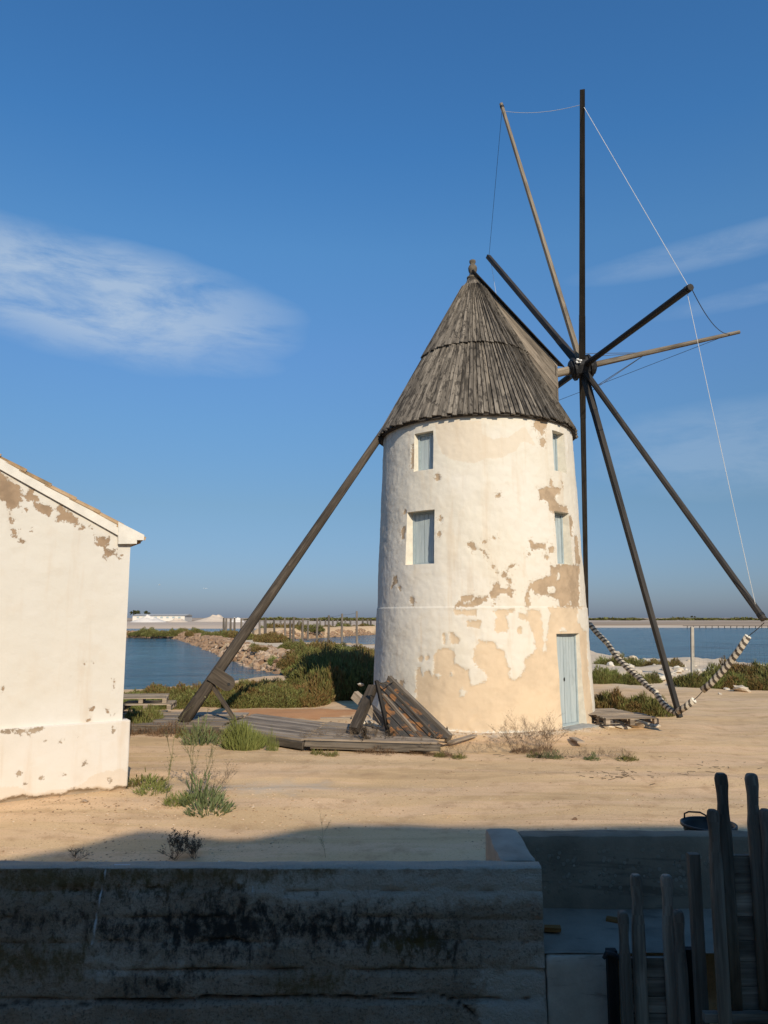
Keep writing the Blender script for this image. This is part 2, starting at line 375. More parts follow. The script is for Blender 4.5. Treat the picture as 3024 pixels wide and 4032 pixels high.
def tag(o, label=None, cat=None, group=None, kind=None):
    for k, x in (('label', label), ('category', cat), ('group', group), ('kind', kind)):
        if x: o[k] = x
    return o
def thing(name, loc, label, cat, group=None):
    o = bpy.data.objects.new(name, None); COL.objects.link(o); o.location = loc; o.empty_display_size = .2
    WORLD[o.name] = Vector(loc); return tag(o, label, cat, group)

def grid_mesh(name, V, F, mat, attrs=None, smooth=True, uv=None):
    me = bpy.data.meshes.new(name)
    me.vertices.add(len(V)); me.vertices.foreach_set('co', np.asarray(V, np.float32).ravel())
    F = np.asarray(F, np.int32); me.loops.add(F.size); me.loops.foreach_set('vertex_index', F.ravel())
    me.polygons.add(len(F)); me.polygons.foreach_set('loop_start', np.arange(0, F.size, F.shape[1], dtype=np.int32))
    me.polygons.foreach_set('use_smooth', np.full(len(F), smooth))
    me.update(calc_edges=True); me.validate()
    for k, a in (attrs or {}).items():
        at_ = me.attributes.new(k, 'FLOAT', 'POINT'); at_.data.foreach_set('value', np.asarray(a, np.float32))
    me.materials.append(mat); return me
def lattice(shape_seed):
    return np.random.default_rng(shape_seed).random((256, 256))
LAT = lattice(5)
def vnoise(x, y):
    xi = np.floor(x).astype(int); yi = np.floor(y).astype(int); fx = x-xi; fy = y-yi
    fx = fx*fx*(3-2*fx); fy = fy*fy*(3-2*fy)
    g = lambda a, b: LAT[a % 256, b % 256]
    return (g(xi, yi)*(1-fx)+g(xi+1, yi)*fx)*(1-fy)+(g(xi, yi+1)*(1-fx)+g(xi+1, yi+1)*fx)*fy-.5
def fbm(x, y, o=4):
    r = 0; a = 1.0
    for i in range(o): r = r+a*vnoise(x*2**i+17.3*i, y*2**i+5.1*i); a *= .5
    return r
def poly_sd(px, py, poly):
    """signed distance, positive inside"""
    d2 = np.full(px.shape, 1e9); ins = np.zeros(px.shape, bool); n = len(poly)
    for i in range(n):
        x0, y0 = poly[i]; x1, y1 = poly[(i+1) % n]; ex, ey = x1-x0, y1-y0
        wx, wy = px-x0, py-y0; t = np.clip((wx*ex+wy*ey)/(ex*ex+ey*ey+1e-12), 0, 1)
        d2 = np.minimum(d2, (wx-t*ex)**2+(wy-t*ey)**2)
        c = ((y0 <= py) & (y1 > py)) | ((y1 <= py) & (y0 > py))
        ins ^= c & (px < x0+(py-y0)/np.where(abs(ey) < 1e-12, 1e-12, ey)*ex)
    return np.where(ins, 1, -1)*np.sqrt(d2)
def blob(x, y, r, k=1.0): return [(x+r*math.cos(t), y+r*k*math.sin(t)) for t in (i*math.pi/4 for i in range(8))]
# ------------------------------------------------------------------ ground sheet and water
WATER_Z = -.5
MAINLAND = [(-900, -60), (900, -60), (900, 60), (80, 40), (40, 36.5), (24, 38), (19.4, 39), (17.7, 42.6), (15.3, 47), (15.6, 53), (12, 57), (6, 60), (-1, 63), (-7.5, 70),
            (-12.5, 88), (-19, 104), (-20, 113), (-30, 119), (-120, 121), (-120, 112), (-38, 111.4), (-30.8, 110), (-22.5, 88), (-13.9, 63), (-10.4, 52), (-5.2, 39), (-4.2, 35.6),
            (-5.7, 33), (-7.7, 28.4), (-9.2, 27.1), (-60, 23), (-900, 20)]
DIKE = [(-22, 111), (-15.5, 100), (-10, 108), (-2, 131), (22, 160), (34, 170), (32, 176), (16, 168), (-6, 142), (-17, 118)]
FARSHORE = [(-4000, 212), (-120, 208), (-60, 203), (-20, 206), (20, 212), (60, 226), (120, 221), (200, 224), (4000, 230), (4000, 6000), (-4000, 6000)]
def grow(a, b, s, g):
    out = [a]
    while out[-1] < b: out.append(out[-1]+s); s *= g
    return out
def ground_height(X, Y):
    sm = poly_sd(X, Y, MAINLAND); sd = poly_sd(X, Y, DIKE); sf = poly_sd(X, Y, FARSHORE)
    wob = fbm(X*.5, Y*.5, 3)*.5*np.clip((Y-22)/10, 0, 1)
    sm = sm+wob; sd = sd+wob
    cause = np.clip((Y-34)/6, 0, 1)*np.clip((10-X)/6, 0, 1)
    bank = np.clip((X-7)/3, 0, 1)*np.clip((Y-27)/6, 0, 1)*np.clip(1-(Y-52)/6, 0, 1)
    top = cause*.28+bank*.45*np.clip(.4+fbm(X*.35+9, Y*.35, 3)*1.6, 0, 1.5)
    slope = .42+.45*cause
    zm = np.where(sm > 0, np.minimum(top, WATER_Z+slope*sm), np.maximum(-2.2, WATER_Z+.5*sm))
    zd = np.where(sd > 0, np.minimum(.9, WATER_Z+.6*sd), np.maximum(-2.2, WATER_Z+.5*sd))
    zf = np.where(sf > 0, np.minimum(.45, WATER_Z+.12*sf), np.maximum(-2.2, WATER_Z+.3*sf))
    z = np.maximum(np.maximum(zm, zd), zf)
    near = np.clip(1-(Y-30)/15, 0, 1)*(sm > .5)
    z = z+near*(fbm(X*.45, Y*.45, 4)*.07+fbm(X*1.2, Y*1.6, 2)*.03+np.clip(1-abs(Y-12)/3.2, 0, 1)*fbm(X*.13+3, Y*1.5+.5*np.sin(X*.25), 2)*.075)
    z = z+(1-near)*(z > WATER_Z)*np.clip(1-(Y-180)/10, 0, 1)*fbm(X*.8, Y*.8, 3)*.12
    # low mound of fallen lime round the mill, red bare patch behind the walkway
    dm = np.hypot(X-2.387, Y-18.58); z = z+.10*np.exp(-((dm-2.75)/.55)**2)
    # drainage channel and yard in front, the bank the viewer stands on
    pit = (Y < 6.572) | ((X > 1.152) & (Y < 7.512))
    z = np.where(pit, -1.6, z); z = np.where(Y < 2.4, .72, z)
    return z, sm, sd, sf
xs = sorted(set(grow(14, 3500, .17, 1.032)+[-x for x in grow(14, 3500, .17, 1.032)]+list(np.arange(-13.9, 14, .14))+[1.15, 1.155]))
ys = sorted(set([-60, -30, -12, -4, 0, 2.39, 2.41, 4, 6.57, 6.575, 7.51, 7.515]+list(np.arange(6.7, 30, .14))+grow(30, 5500, .17, 1.028)))
XS, YS = np.meshgrid(np.array(xs), np.array(ys)); nx, ny = len(xs), len(ys)
Z, SM, SD, SF = ground_height(XS, YS)
idx = np.arange(nx*ny).reshape(ny, nx)
F = np.stack([idx[:-1, :-1], idx[:-1, 1:], idx[1:, 1:], idx[1:, :-1]], -1).reshape(-1, 4)
rc = gnd(1150, 2812)
red = np.exp(-(((XS-rc.x)/2.0)**2+((YS-rc.y)/1.0)**2))*1.1
red = np.maximum(red, .75*np.exp(-(((XS+2.2)/1.6)**2+((YS-15.2)/.5)**2)))
pale = np.clip(np.maximum(np.clip((XS-6)/3, 0, 1)*np.clip((YS-24)/5, 0, 1)*np.clip(1-(YS-60)/10, 0, 1), np.exp(-((np.hypot(XS-2.387, YS-18.58)-2.75)/.45)**2)*.75), 0, 1)
pale = np.maximum(pale, .8*np.clip((YS-37)/4, 0, 1)*np.clip(1-(YS-150)/10, 0, 1)*np.clip((SM-2.2)/1.0, 0, 1))
pale = np.maximum(pale, .55*np.exp(-(((XS+1.6)/1.7)**2+((YS-11.2)/.9)**2)))
wet = np.clip(1-(np.maximum(np.maximum(SM, SD), SF))/.35, 0, 1)*.8
far = np.clip((YS-170)/20, 0, 1); salt = far*np.clip((30-XS)/40, 0, 1)*np.clip(1-(YS-330)/60, 0, 1)
me = grid_mesh('ground', np.stack([XS, YS, Z], -1).reshape(-1, 3), F, M_SAND,
               dict(red=red.ravel(), pale=pale.ravel(), wet=wet.ravel(), far=far.ravel(), salt=salt.ravel()))
ground = tag(link('ground', me), kind='structure')
_gx, _gy = np.array(xs), np.array(ys)
def gz(x, y):
    i = int(np.clip(np.searchsorted(_gx, x)-1, 0, nx-2)); j = int(np.clip(np.searchsorted(_gy, y)-1, 0, ny-2))
    a = (x-_gx[i])/(_gx[i+1]-_gx[i]); b = (y-_gy[j])/(_gy[j+1]-_gy[j])
    return float((Z[j, i]*(1-a)+Z[j, i+1]*a)*(1-b)+(Z[j+1, i]*(1-a)+Z[j+1, i+1]*a)*b)
def on(x, y, dz=0.0): return Vector((x, y, gz(x, y)+dz))
def surf(u, v):
    """the point of the ground sheet seen at a photo pixel"""
    p = gnd(u, v, 0)
    for _ in range(12): p = gnd(u, v, gz(p.x, p.y))
    return p
b = MB(); w = 5200
i = b.ring([(-w, 19, WATER_Z), (w, 19, WATER_Z), (w, 5400, WATER_Z), (-w, 5400, WATER_Z)]); b.face(i, [(0, 0), (1, 0), (1, 1), (0, 1)])
tag(b.build('lagoon_water', M_WATER), kind='structure')

# ------------------------------------------------------------------ windmill
CX, CY = 2.387, 18.58
def TR(z): return 2.665-.04*z
def tower_hit(u, v):
    r = ray(u, v); k = .04; a = r.x**2+r.y**2-(k*r.z)**2; R0 = 2.665-k*CAMH
    bb = 2*(-CX*r.x-CY*r.y+k*R0*r.z); c = CX*CX+CY*CY-R0*R0
    t = (-bb-math.sqrt(max(0, bb*bb-4*a*c)))/(2*a); P = Vector((0, 0, CAMH))+r*t
    return math.atan2(P.x-CX, CY-P.y), P.z
mill = thing('windmill', (CX, CY, 0), 'whitewashed tower windmill with peeling plaster, grey boarded cone cap and bare black spars', 'windmill')
OPEN = dict(w1=(-44.4, -31.5, 5.80, 6.70), w2=(-48.7, -30.4, 3.64, 4.86), w3=(39.0, 51.5, 5.80, 6.76), w4=(36.8, 50.8, 3.65, 4.85), door=(32.4, 52.0, .10, 2.10))
TH = list(np.radians(np.arange(-180, 180.01, .5))); ZZ = list(np.arange(-.3, 7.03, .024))
for (a0, a1, z0, z1) in OPEN.values():
    TH = [t for t in TH if min(abs(t-rad(a0)), abs(t-rad(a1))) > rad(.2)]+[rad(a0), rad(a1)]
    ZZ = [z for z in ZZ if min(abs(z-z0), abs(z-z1)) > .008]+[z0, z1]
LEDGE = 2.68
ZZ = [z for z in ZZ if abs(z-LEDGE) > .014]+[LEDGE-.006, LEDGE+.006]
TH = np.array(sorted(set(TH))); ZZ = np.array(sorted(set(ZZ)))
T, Zt = np.meshgrid(TH, ZZ)
R = TR(Zt)+.015*(Zt < LEDGE)*np.clip(1.2-abs(fbm(T*3, Zt*0+2, 2)), .4, 1.1)
R = R+fbm(T*4.5, Zt*1.7, 4)*.022+fbm(T*22, Zt*9, 3)*.007
# flare and crumbled foot
R = R+.05*np.exp(-np.maximum(Zt, 0)/.22)*(1+2*fbm(T*9, Zt*3, 3))
def crops(ox, oy, s, polys): return [[(ox+x/s, oy+y/s) for x, y in p] for p in polys]
S1 = 1.659
LO = crops(1400, 2300, S1, [
    [(398, 560), (425, 548), (440, 595), (480, 560), (505, 600), (520, 460), (545, 425), (640, 420), (645, 520), (740, 560), (752, 672), (865, 628), (835, 565), (800, 550), (765, 480), (785, 400), (810, 362), (850, 375), (915, 385), (925, 425), (970, 435), (985, 480), (985, 530), (1005, 545), (1003, 618), (1050, 625), (1085, 600), (1090, 570), (1120, 545), (1095, 510), (1105, 485), (1165, 455), (1175, 360), (1165, 335), (1140, 290), (1130, 250), (1060, 225), (1070, 185), (1118, 215), (1120, 168), (1203, 168), (1212, 220), (1222, 320), (1222, 450), (1242, 455), (1250, 320), (1270, 195), (1255, 152), (1495, 150), (1520, 600), (1560, 945), (1100, 955), (900, 965), (640, 955), (560, 930), (398, 780)],
    [(650, 172), (785, 165), (785, 204), (660, 208)], [(730, 235), (815, 242), (815, 290), (735, 282)],
    [(890, 170), (1035, 165), (1030, 192), (985, 205), (1000, 290), (985, 318), (920, 312), (905, 260), (925, 215)],
    [(610, 315), (640, 322), (688, 365), (665, 395), (630, 392)], [(570, 325), (600, 328), (592, 395), (570, 388)], blob(1072, 305, 16, 1.4), blob(428, 488, 18, 1.3), blob(470, 480, 14, 1.6)])
LOH = crops(1400, 2300, S1, [blob(702, 710, 22, 1.2), [(1440, 240), (1455, 160), (1495, 150), (1508, 320), (1470, 285)], [(1325, 300), (1370, 285), (1380, 305), (1330, 315)], blob(540, 600, 16), blob(632, 582, 10, 1.6)])
HI = crops(1400, 1600, S1, [
    [(1275, 1040), (1465, 1035), (1462, 1312), (1340, 1312), (1325, 1265), (1260, 1232), (1170, 1230), (1150, 1190), (1140, 1150), (1200, 1132), (1275, 1105)],
    [(1140, 1150), (1158, 1165), (1128, 1250), (1140, 1300), (1105, 1312), (1115, 1210)],
    [(690, 1240), (768, 1230), (760, 1262), (705, 1280), (740, 1292), (790, 1250), (862, 1240), (850, 1272), (810, 1300), (740, 1316), (658, 1312)],
    [(900, 1170), (935, 1150), (940, 1190), (985, 1190), (1005, 1165), (1028, 1200), (1015, 1240), (980, 1220), (940, 1225), (905, 1295), (880, 1220)],
    [(880, 1045), (910, 1045), (905, 1068)], blob(922, 1085, 11), blob(1002, 1136, 15), blob(972, 1102, 13), [(1000, 1050), (1055, 1028), (1040, 1045), (985, 1075)],
    [(735, 890), (768, 892), (790, 918), (812, 935), (760, 942), (735, 922)], [(812, 935), (850, 955), (868, 992), (845, 975)], blob(842, 885, 12, .6), blob(905, 862, 10, .7),
    blob(930, 581, 13), [(525, 455), (545, 445), (555, 485), (530, 490)],
    [(1200, 545), (1240, 525), (1340, 540), (1335, 562), (1305, 600), (1332, 640), (1380, 650), (1388, 690), (1300, 702), (1268, 680), (1255, 620), (1205, 605)],
    [(1265, 520), (1275, 455), (1292, 525)], [(1135, 870), (1172, 898), (1250, 895), (1245, 930), (1200, 936), (1148, 942)], [(1265, 930), (1290, 905), (1298, 940), (1270, 958)], blob(1250, 985, 16), blob(1132, 963, 8),
    [(1380, 722), (1410, 715), (1420, 760), (1415, 840), (1390, 855), (1380, 790)], [(1300, 690), (1328, 690), (1332, 900), (1318, 900)], [(1430, 840), (1446, 850), (1472, 1035), (1440, 1030)],
    [(300, 790), (322, 790), (316, 860), (298, 885)], [(365, 250), (385, 250), (385, 405), (362, 405)], [(245, 1120), (270, 1110), (275, 1150), (230, 1195)], [(1345, 495), (1358, 500), (1352, 530)],
    blob(555, 742, 16, 1.3), blob(548, 835, 12, 1.6), blob(320, 690, 11, 1.5), blob(285, 1185, 10, 1.6), blob(370, 1270, 14, 2)]) + crops(1400, 950, S1, [[(1162, 1195), (1190, 1160), (1255, 1165), (1250, 1200), (1218, 1275), (1202, 1240), (1165, 1215)], [(1200, 1290), (1225, 1280), (1238, 1310), (1225, 1345), (1205, 1330)]]) + crops(1350, 2600, 3.318, [[(740, 265), (765, 270), (800, 275), (812, 300), (790, 330), (790, 400), (765, 430), (745, 380)]])
HIH = crops(1400, 1600, S1, [blob(1326, 1112, 13, 2.2), blob(1282, 1200, 26, 1.0), blob(1200, 1250, 20, 1.6), blob(1400, 1290, 14)])
ST = crops(1400, 1600, S1, [[(570, 315), (530, 220), (520, 110), (820, 95), (830, 180), (900, 215), (1000, 200), (1100, 130), (1180, 262), (1110, 232), (1068, 240), (1050, 290), (960, 332), (915, 345), (850, 340), (770, 370), (650, 352)]])
RM = 2.5
def to_surface(polys): return [[(th*RM, z) for th, z in (tower_hit(u, v) for u, v in p)] for p in polys]
def field(px, py, polys, holes=()):
    a = np.full(px.shape, -.3)
    for p in polys:
        x0 = min(q[0] for q in p)-.3; x1 = max(q[0] for q in p)+.3; y0 = min(q[1] for q in p)-.3; y1 = max(q[1] for q in p)+.3
        m = (px > x0) & (px < x1) & (py > y0) & (py < y1)
        s = poly_sd(px[m], py[m], p); a[m] = np.maximum(a[m], s)
    for p in holes: a = np.minimum(a, -poly_sd(px, py, p)-.0)
    return np.clip(a, -.3, .3)
PX, PY = T*RM, Zt
pb = field(PX, PY, to_surface(LO), to_surface(LOH)); pa = field(PX, PY, to_surface(HI), to_surface(HIH)); stn = field(PX, PY, to_surface(ST))
back = np.clip((np.abs(T)-1.55)/.2, 0, 1); pb = np.maximum(pb, back*(np.clip(.5*fbm(T*2+4, Zt*.8, 3)-.05*(Zt-1.3), -.3, .3)+.3)-.3)
grey = np.clip((-T-.62)/.55, 0, 1)*np.clip(1.3-abs(T)/2.2, .3, 1)  # mask for the painted shading on the tower's left side
peeled = np.clip(np.maximum(pa, pb)*25+.5, 0, 1); R = R-.012*peeled
V = np.stack([CX+R*np.sin(T), CY-R*np.cos(T), Zt], -1).reshape(-1, 3)
nT, nZ = len(TH), len(ZZ); idx = np.arange(nT*nZ).reshape(nZ, nT)
F = np.stack([idx[:-1, :-1], idx[:-1, 1:], idx[1:, 1:], idx[1:, :-1]], -1)
tc_ = (TH[:-1]+TH[1:])/2; zc_ = (ZZ[:-1]+ZZ[1:])/2; keep = np.ones((nZ-1, nT-1), bool)
for (a0, a1, z0, z1) in OPEN.values():
    keep &= ~(((zc_ > z0) & (zc_ < z1))[:, None] & ((tc_ > rad(a0)) & (tc_ < rad(a1)))[None, :])
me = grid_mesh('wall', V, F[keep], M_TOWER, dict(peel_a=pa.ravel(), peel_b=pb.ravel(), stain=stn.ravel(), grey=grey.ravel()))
wall = link('wall', me, mill)
Rg = R
def rim(th, z):
    j = int(np.argmin(abs(TH-th))); i = int(np.argmin(abs(ZZ-z))); return Vector(V[i*nT+j])
def opening(key, depth, splay0=0.0, splay1=0.0):
    """reveals of one opening as part of the wall thickness; returns the local frame at the back of the recess"""
    a0, a1, z0, z1 = OPEN[key]; a0, a1 = rad(a0), rad(a1); am = (a0+a1)/2
    n = Vector((math.sin(am), -math.cos(am), 0)); t = Vector((math.cos(am), math.sin(am), 0))
    c = Vector((CX, CY, 0)); hit = c+n*(TR((z0+z1)/2)*math.cos((a1-a0)/2)-depth)
    def inner(p, s):
        q = p-n*((p-hit).dot(n)); return q+t*s
    ths = [x for x in TH if a0-1e-6 <= x <= a1+1e-6]; zs = [z for z in ZZ if z0-1e-6 <= z <= z1+1e-6]
    m = MB(); vs = []
    def strip(P, Q):
        A = m.ring(P); B = m.ring(Q)
        for k in range(len(P)-1): m.face((A[k], A[k+1], B[k+1], B[k]), [(0, 0), (1, 0), (1, 1), (0, 1)])
    L = [rim(a0, z) for z in zs]; Rr = [rim(a1, z) for z in zs]; Bt = [rim(x, z0) for x in ths]; Tp = [rim(x, z1) for x in ths]
    strip(L, [inner(p, splay0) for p in L]); strip([inner(p, -splay1) for p in Rr], Rr)
    w_ = (inner(Rr[0], -splay1)-inner(L[0], splay0)).length
    def lerp_in(P):
        q0 = inner(P[0], splay0); q1 = inner(P[-1], -splay1); return [q0+(q1-q0)*k/(len(P)-1) for k in range(len(P))]
    strip(Bt[::-1], lerp_in(Bt)[::-1]); strip(Tp, lerp_in(Tp))
    o = m.build('reveal', M_REVEAL, wall)
    x0 = (inner(L[0], splay0)-hit).dot(t); x1 = (inner(Rr[0], -splay1)-hit).dot(t)
    return hit, t, n, x0, x1, z0, z1
M_REVEAL = plain('whitewashed_reveal', (.64, .59, .49), .92, .12, 6, .4)
def shutter(key, depth, npl, name, sp0=0.0, sp1=0.0, handle=False):
    hit, t, n, x0, x1, z0, z1 = opening(key, depth, sp0, sp1); fw = .05
    P = lambda x, z, d=0.0: Vector((hit.x, hit.y, 0))+t*x+n*d+Vector((0, 0, z))
    m = MB(); a, c_ = x0-.02, x1+.02
    m.beam(P((a+c_)/2, z0-.02, -.03), P((a+c_)/2, z1+.02, -.03), c_-a, .02, up=tuple(n))         # backing so no daylight leaks
    for x in (x0+fw/2, x1-fw/2): m.beam(P(x, z0, 0), P(x, z1, 0), fw, .05, up=tuple(n))
    m.beam(P(x0+fw, z1-fw/2, 0), P(x1-fw, z1-fw/2, 0), fw, .048, up=tuple(n)) if False else m.beam(P(x0+fw, z1-fw/2, 0), P(x1-fw, z1-fw/2, 0), .048, fw)
    m.beam(P(x0+fw, z0+fw/2, 0), P(x1-fw, z0+fw/2, 0), .048, fw)
    fr = m.build(name, M_BLUED, mill)
    xa, xb = x0+fw, x1-fw; wpl = (xb-xa)/npl
    for k in range(npl):
        p = MB(); gap = .006 if k != npl//2 else .016
        p.beam(P(xa+wpl*(k+.5)+gap*.3, z0+fw+.004, -.012+random.uniform(-.002, .002)), P(xa+wpl*(k+.5)+gap*.3, z1-fw-.004, -.012), wpl-gap, .02, up=tuple(n))
        p.build('plank', M_BLUE, fr)
    if handle:
        xh = xa+wpl*(npl//2); p = MB(); p.lathe([(.0, 0), (.02, .0), (.025, .012), (.0, .02)], 10)
        for i_, q in enumerate(p.v): p.v[i_] = tuple(P(xh, z0+1.0, .0)+t*q[0]+Vector((0, 0, q[1]))*1.8+n*q[2])
        p.build('handle', M_IRON, fr)
    return fr
shutter('w1', .16, 4, 'window', .03, .0); shutter('w2', .20, 5, 'window', .06, .0)
shutter('w3', .20, 4, 'window', .0, .06); shutter('w4', .20, 4, 'window', .0, .05)
shutter('door', .13, 7, 'door', .0, .04, True)
a_ = rad(42.5); n_ = Vector((math.sin(a_), -math.cos(a_), 0)); t_ = Vector((math.cos(a_), math.sin(a_), 0))
m = MB(); c_ = Vector((CX, CY, 0))+n_*2.72; m.beam(c_-t_*.55+Vector((0, 0, .01)), c_+t_*.52+Vector((0, 0, .01)), .36, .2, jit=.02); m.build('door_step', M_STEP, mill)

# cap
KX, KY = 2.36, 18.58; ZE, ZA, RE, RA = 6.98, 11.3, 2.53, .12
KS = (RE-RA)/(ZA-ZE)
def cr(z): return RE-(z-ZE)*KS
KC = Vector((KX, KY, 0))
m = MB(); m.lathe([(2.30, ZE-.02), (RE-.06, ZE-.03), (RE-.055, ZE), (cr(8)-.045, 8), (cr(9.2)-.045, 9.2), (RA, ZA-.02)], 64, (KX, KY, 0))
roof = m.build('roof', plain('dark_roof_sheathing', (.05, .042, .035), .9), mill)
AXA = rad(10.0); AX = Vector((math.cos(AXA), math.sin(AXA), 0)); AS = Vector((math.sin(AXA), -math.cos(AXA), 0))
TH_D = math.pi/2+AXA; DW = .60; DF = 2.05
def cone_boards(n, z0, z1, off, lift, mat, skip):
    """tapering boards; one mesh per tier, turned about the cap axis"""
    w0 = 2*math.pi*(cr(z0)+off)/n; w1 = 2*math.pi*(cr(z1)+off)/n
    metas = []
    for var in range(4):
        m = MB(); r0 = cr(z0)+off; r1 = cr(z1)+off; th = .022; dz = random.uniform(-.02, .03)
        nrm = Vector((0, -1, KS)).normalized()
        def sec(r, z, w): # outer left edge is lifted so the next board tucks under it
            c = Vector((0, -r, z)); a = Vector((1, 0, 0))*w/2
            return [c-a+nrm*lift, c+a, c+a-nrm*th, c-a-nrm*th]
        zm = (z0+z1)/2
        m.loft([sec(r0-dz*KS, z0+dz, w0*.90), sec(cr(zm)+off, zm, (w0+w1)/2*.88), sec(r1, z1, w1*.84)])
        metas.append(m.mesh('board', mat))
    for k in range(n):
        th = 2*math.pi*(k+.5)/n
        if skip(th): continue
        o = bpy.data.objects.new('board', random.choice(metas)); COL.objects.link(o)
        o.location = (KX, KY, random.uniform(-.012, .012)); o.rotation_euler = (random.uniform(-.003, .003), 0, th); attach(o, roof)
def ang(a): return (a+math.pi) % (2*math.pi)-math.pi
cone_boards(132, ZE, 9.2, .0, .028, W_ROOF, lambda th: False)
cone_boards(84, 9.08, 11.12, .045, .026, W_ROOF, lambda th: abs(ang(th-TH_D)) < .30)
m = MB(); m.lathe([(.30, 10.98), (.31, 11.0), (.18, 11.26), (.15, 11.34), (.12, 11.36)], 20, (KX, KY, 0)); m.build('cap_collar', W_ROOF, roof)
m = MB(); m.lathe([(.13, 0), (.16, .02), (.16, .06), (.09, .10), (.075, .16), (.11, .24), (.12, .32), (.10, .38), (.055, .43), (.085, .48), (.085, .53), (.04, .56), (.0, .57)], 20, (KX, KY, 11.34))
m.build('finial', plain('grey_finial', (.12, .10, .075), .9, .4, 9, .4), mill, True)
# dormer that houses the windshaft
def wp(t, z, s): return KC+AX*t+AS*s+Vector((0, 0, z))
def clip(poly, px, py, nx_, ny_):
    out = []
    for i in range(len(poly)):
        a, b_ = poly[i], poly[(i+1) % len(poly)]
        da = (a[0]-px)*nx_+(a[1]-py)*ny_; db = (b_[0]-px)*nx_+(b_[1]-py)*ny_
        if da >= 0: out.append(a)
        if da*db < 0: k = da/(da-db); out.append((a[0]+(b_[0]-a[0])*k, a[1]+(b_[1]-a[1])*k))
    return out
def zcone(t, w): return ZE+(RE-math.hypot(t, w))/KS
zt0 = 11.40; ztf = at(2205, 1432, 18.35).z
DZ = lambda t: zt0+(ztf-zt0)*t/DF
sw = lambda t: .15+(DW-.15)*max(0, t)/DF
lowc = [(t, zcone(t, sw(t))-.06) for t in np.linspace(DF, .0, 12)]
outline = [(0, DZ(0)), (DF, DZ(DF))]+lowc
m = MB()
for s in (-1, 1): m.prism([wp(t, z, s*(sw(t)-.05)) for t, z in outline], AS*(-s*.03))
front = [wp(DF-.03, zcone(DF, DW)-.1, -DW+.03), wp(DF-.03, zcone(DF, DW)-.1, DW-.03), wp(DF-.03, ztf-.02, DW-.03), wp(DF-.03, ztf+.28, 0), wp(DF-.03, ztf-.02, -DW+.03)]
m.prism(front, -AX*.03)
dormer = m.build('dormer', plain('dark_dormer_core', (.05, .042, .035), .9), mill)
d = Vector((DF*.92, 0, zcone(DF, DW)-zcone(0.25, DW))).normalized(); dx, dz = d.x, d.z; nx0, nz0 = -dz, dx
if nx0*1+nz0*1 < 0: nx0, nz0 = -nx0, -nz0
W_DORM = wood('dormer_board', [(.13, .105, .08), (.25, .205, .158), (.36, .305, .24)], .45)
for s in (-1, 1):
    bw = .17; o0 = (0.0, zcone(0, .15)-.1)
    for k in range(-2, 12):
        c0 = k*bw; p = clip(outline, o0[0]+nx0*c0, o0[1]+nz0*c0, nx0, nz0)
        if len(p) > 2: p = clip(p, o0[0]+nx0*(c0+bw-.008), o0[1]+nz0*(c0+bw-.008), -nx0, -nz0)
        if len(p) < 3: continue
        q = MB(); e = random.uniform(0, .008); P0 = [wp(t, z, s*(sw(t)-.048)) for t, z in p]
        q.prism(P0, AS*(s*(.026+e)))
        cuv = [((t*nx0+z*nz0), (t*dx+z*dz)) for t, z in p]; q.uv[-1] = cuv; q.uv[-2] = cuv[::-1]
        q.build('board', W_DORM, dormer)
for k in range(6):
    x0 = -DW+.02+k*(2*DW-.04)/6; x1 = x0+(2*DW-.04)/6-.008; zb = zcone(DF, DW)-.08; zf = lambda x: ztf+.27*(1-abs(x)/DW)
    q = MB(); q.prism([wp(DF-.028, zb, x0), wp(DF-.028, zb, x1), wp(DF-.028, zf(x1)-.02, x1), wp(DF-.028, zf(x0)-.02, x0)], AX*.024); q.build('board', W_DORM, dormer)
for s in (-1, 1):   # roof of the dormer: boards down the slope
    for k in range(5):
        f0, f1 = k/5, (k+1)/5-.01
        def rp(t, f, up): return wp(t, DZ(t)+.03+.28*(1-f)*(.25+.75*t/DF)+up-.05*max(0, f-.8), s*(sw(t)+.09)*f)
        q = MB(); A = [rp(-.05, f0, 0), rp(-.05, f1, 0), rp(-.05, f1, .03), rp(-.05, f0, .03)]; B = [rp(DF+.13, f0, 0), rp(DF+.13, f1, 0), rp(DF+.13, f1, .03), rp(DF+.13, f0, .03)]
        q.loft([A, B]); q.build('board', W_ROOF if k < 4 else W_GATED, dormer)

# windshaft, hub, spars
HUB = at(2292, 1447, 19.1)
TIP = dict(A=at(2293, 352, 14.9), J=at(2720, 1130, 14.5), H=at(3008, 2440, 14.6), G=at(2677, 2825, 16.0), C=at(1922, 1010, 23.0), B=at(1973, 408, 19.4), F=at(2309, 2420, 23.5))
TIP['E'] = HUB+(HUB-TIP['J'])*1.05
BOW = at(2912, 1307, 18.9)
ax = (BOW-HUB).normalized()
m = MB(); m.tube([HUB-ax*2.0, HUB-ax*.2], .11, 12, .12); m.build('windshaft', W_SPARL, mill, True)
m = MB(); m.tube([HUB-ax*.34, HUB-ax*.30, HUB-ax*.1, HUB+ax*.14, HUB+ax*.30, HUB+ax*.36], [.20, .25, .29, .29, .25, .16], 8); hub = m.build('hub', M_IRON, mill)
for s in (-.22, .2):
    m = MB(); m.tube([HUB+ax*(s-.03), HUB+ax*(s+.03)], .31, 20); m.build('hub_band', M_IRON, hub)
m = MB()
for k in range(8):
    p = at(2278, 1415, HUB.y-.36)+Vector((random.uniform(-.07, .06), random.uniform(-.02, .04), random.uniform(-.09, .09))); r = random.uniform(.02, .04)
    m.lathe([(0, -r), (r*.8, -r*.5), (r, 0), (r*.7, r*.6), (0, r)], 7, tuple(p))
m.build('white_wad', M_WHITE, hub)
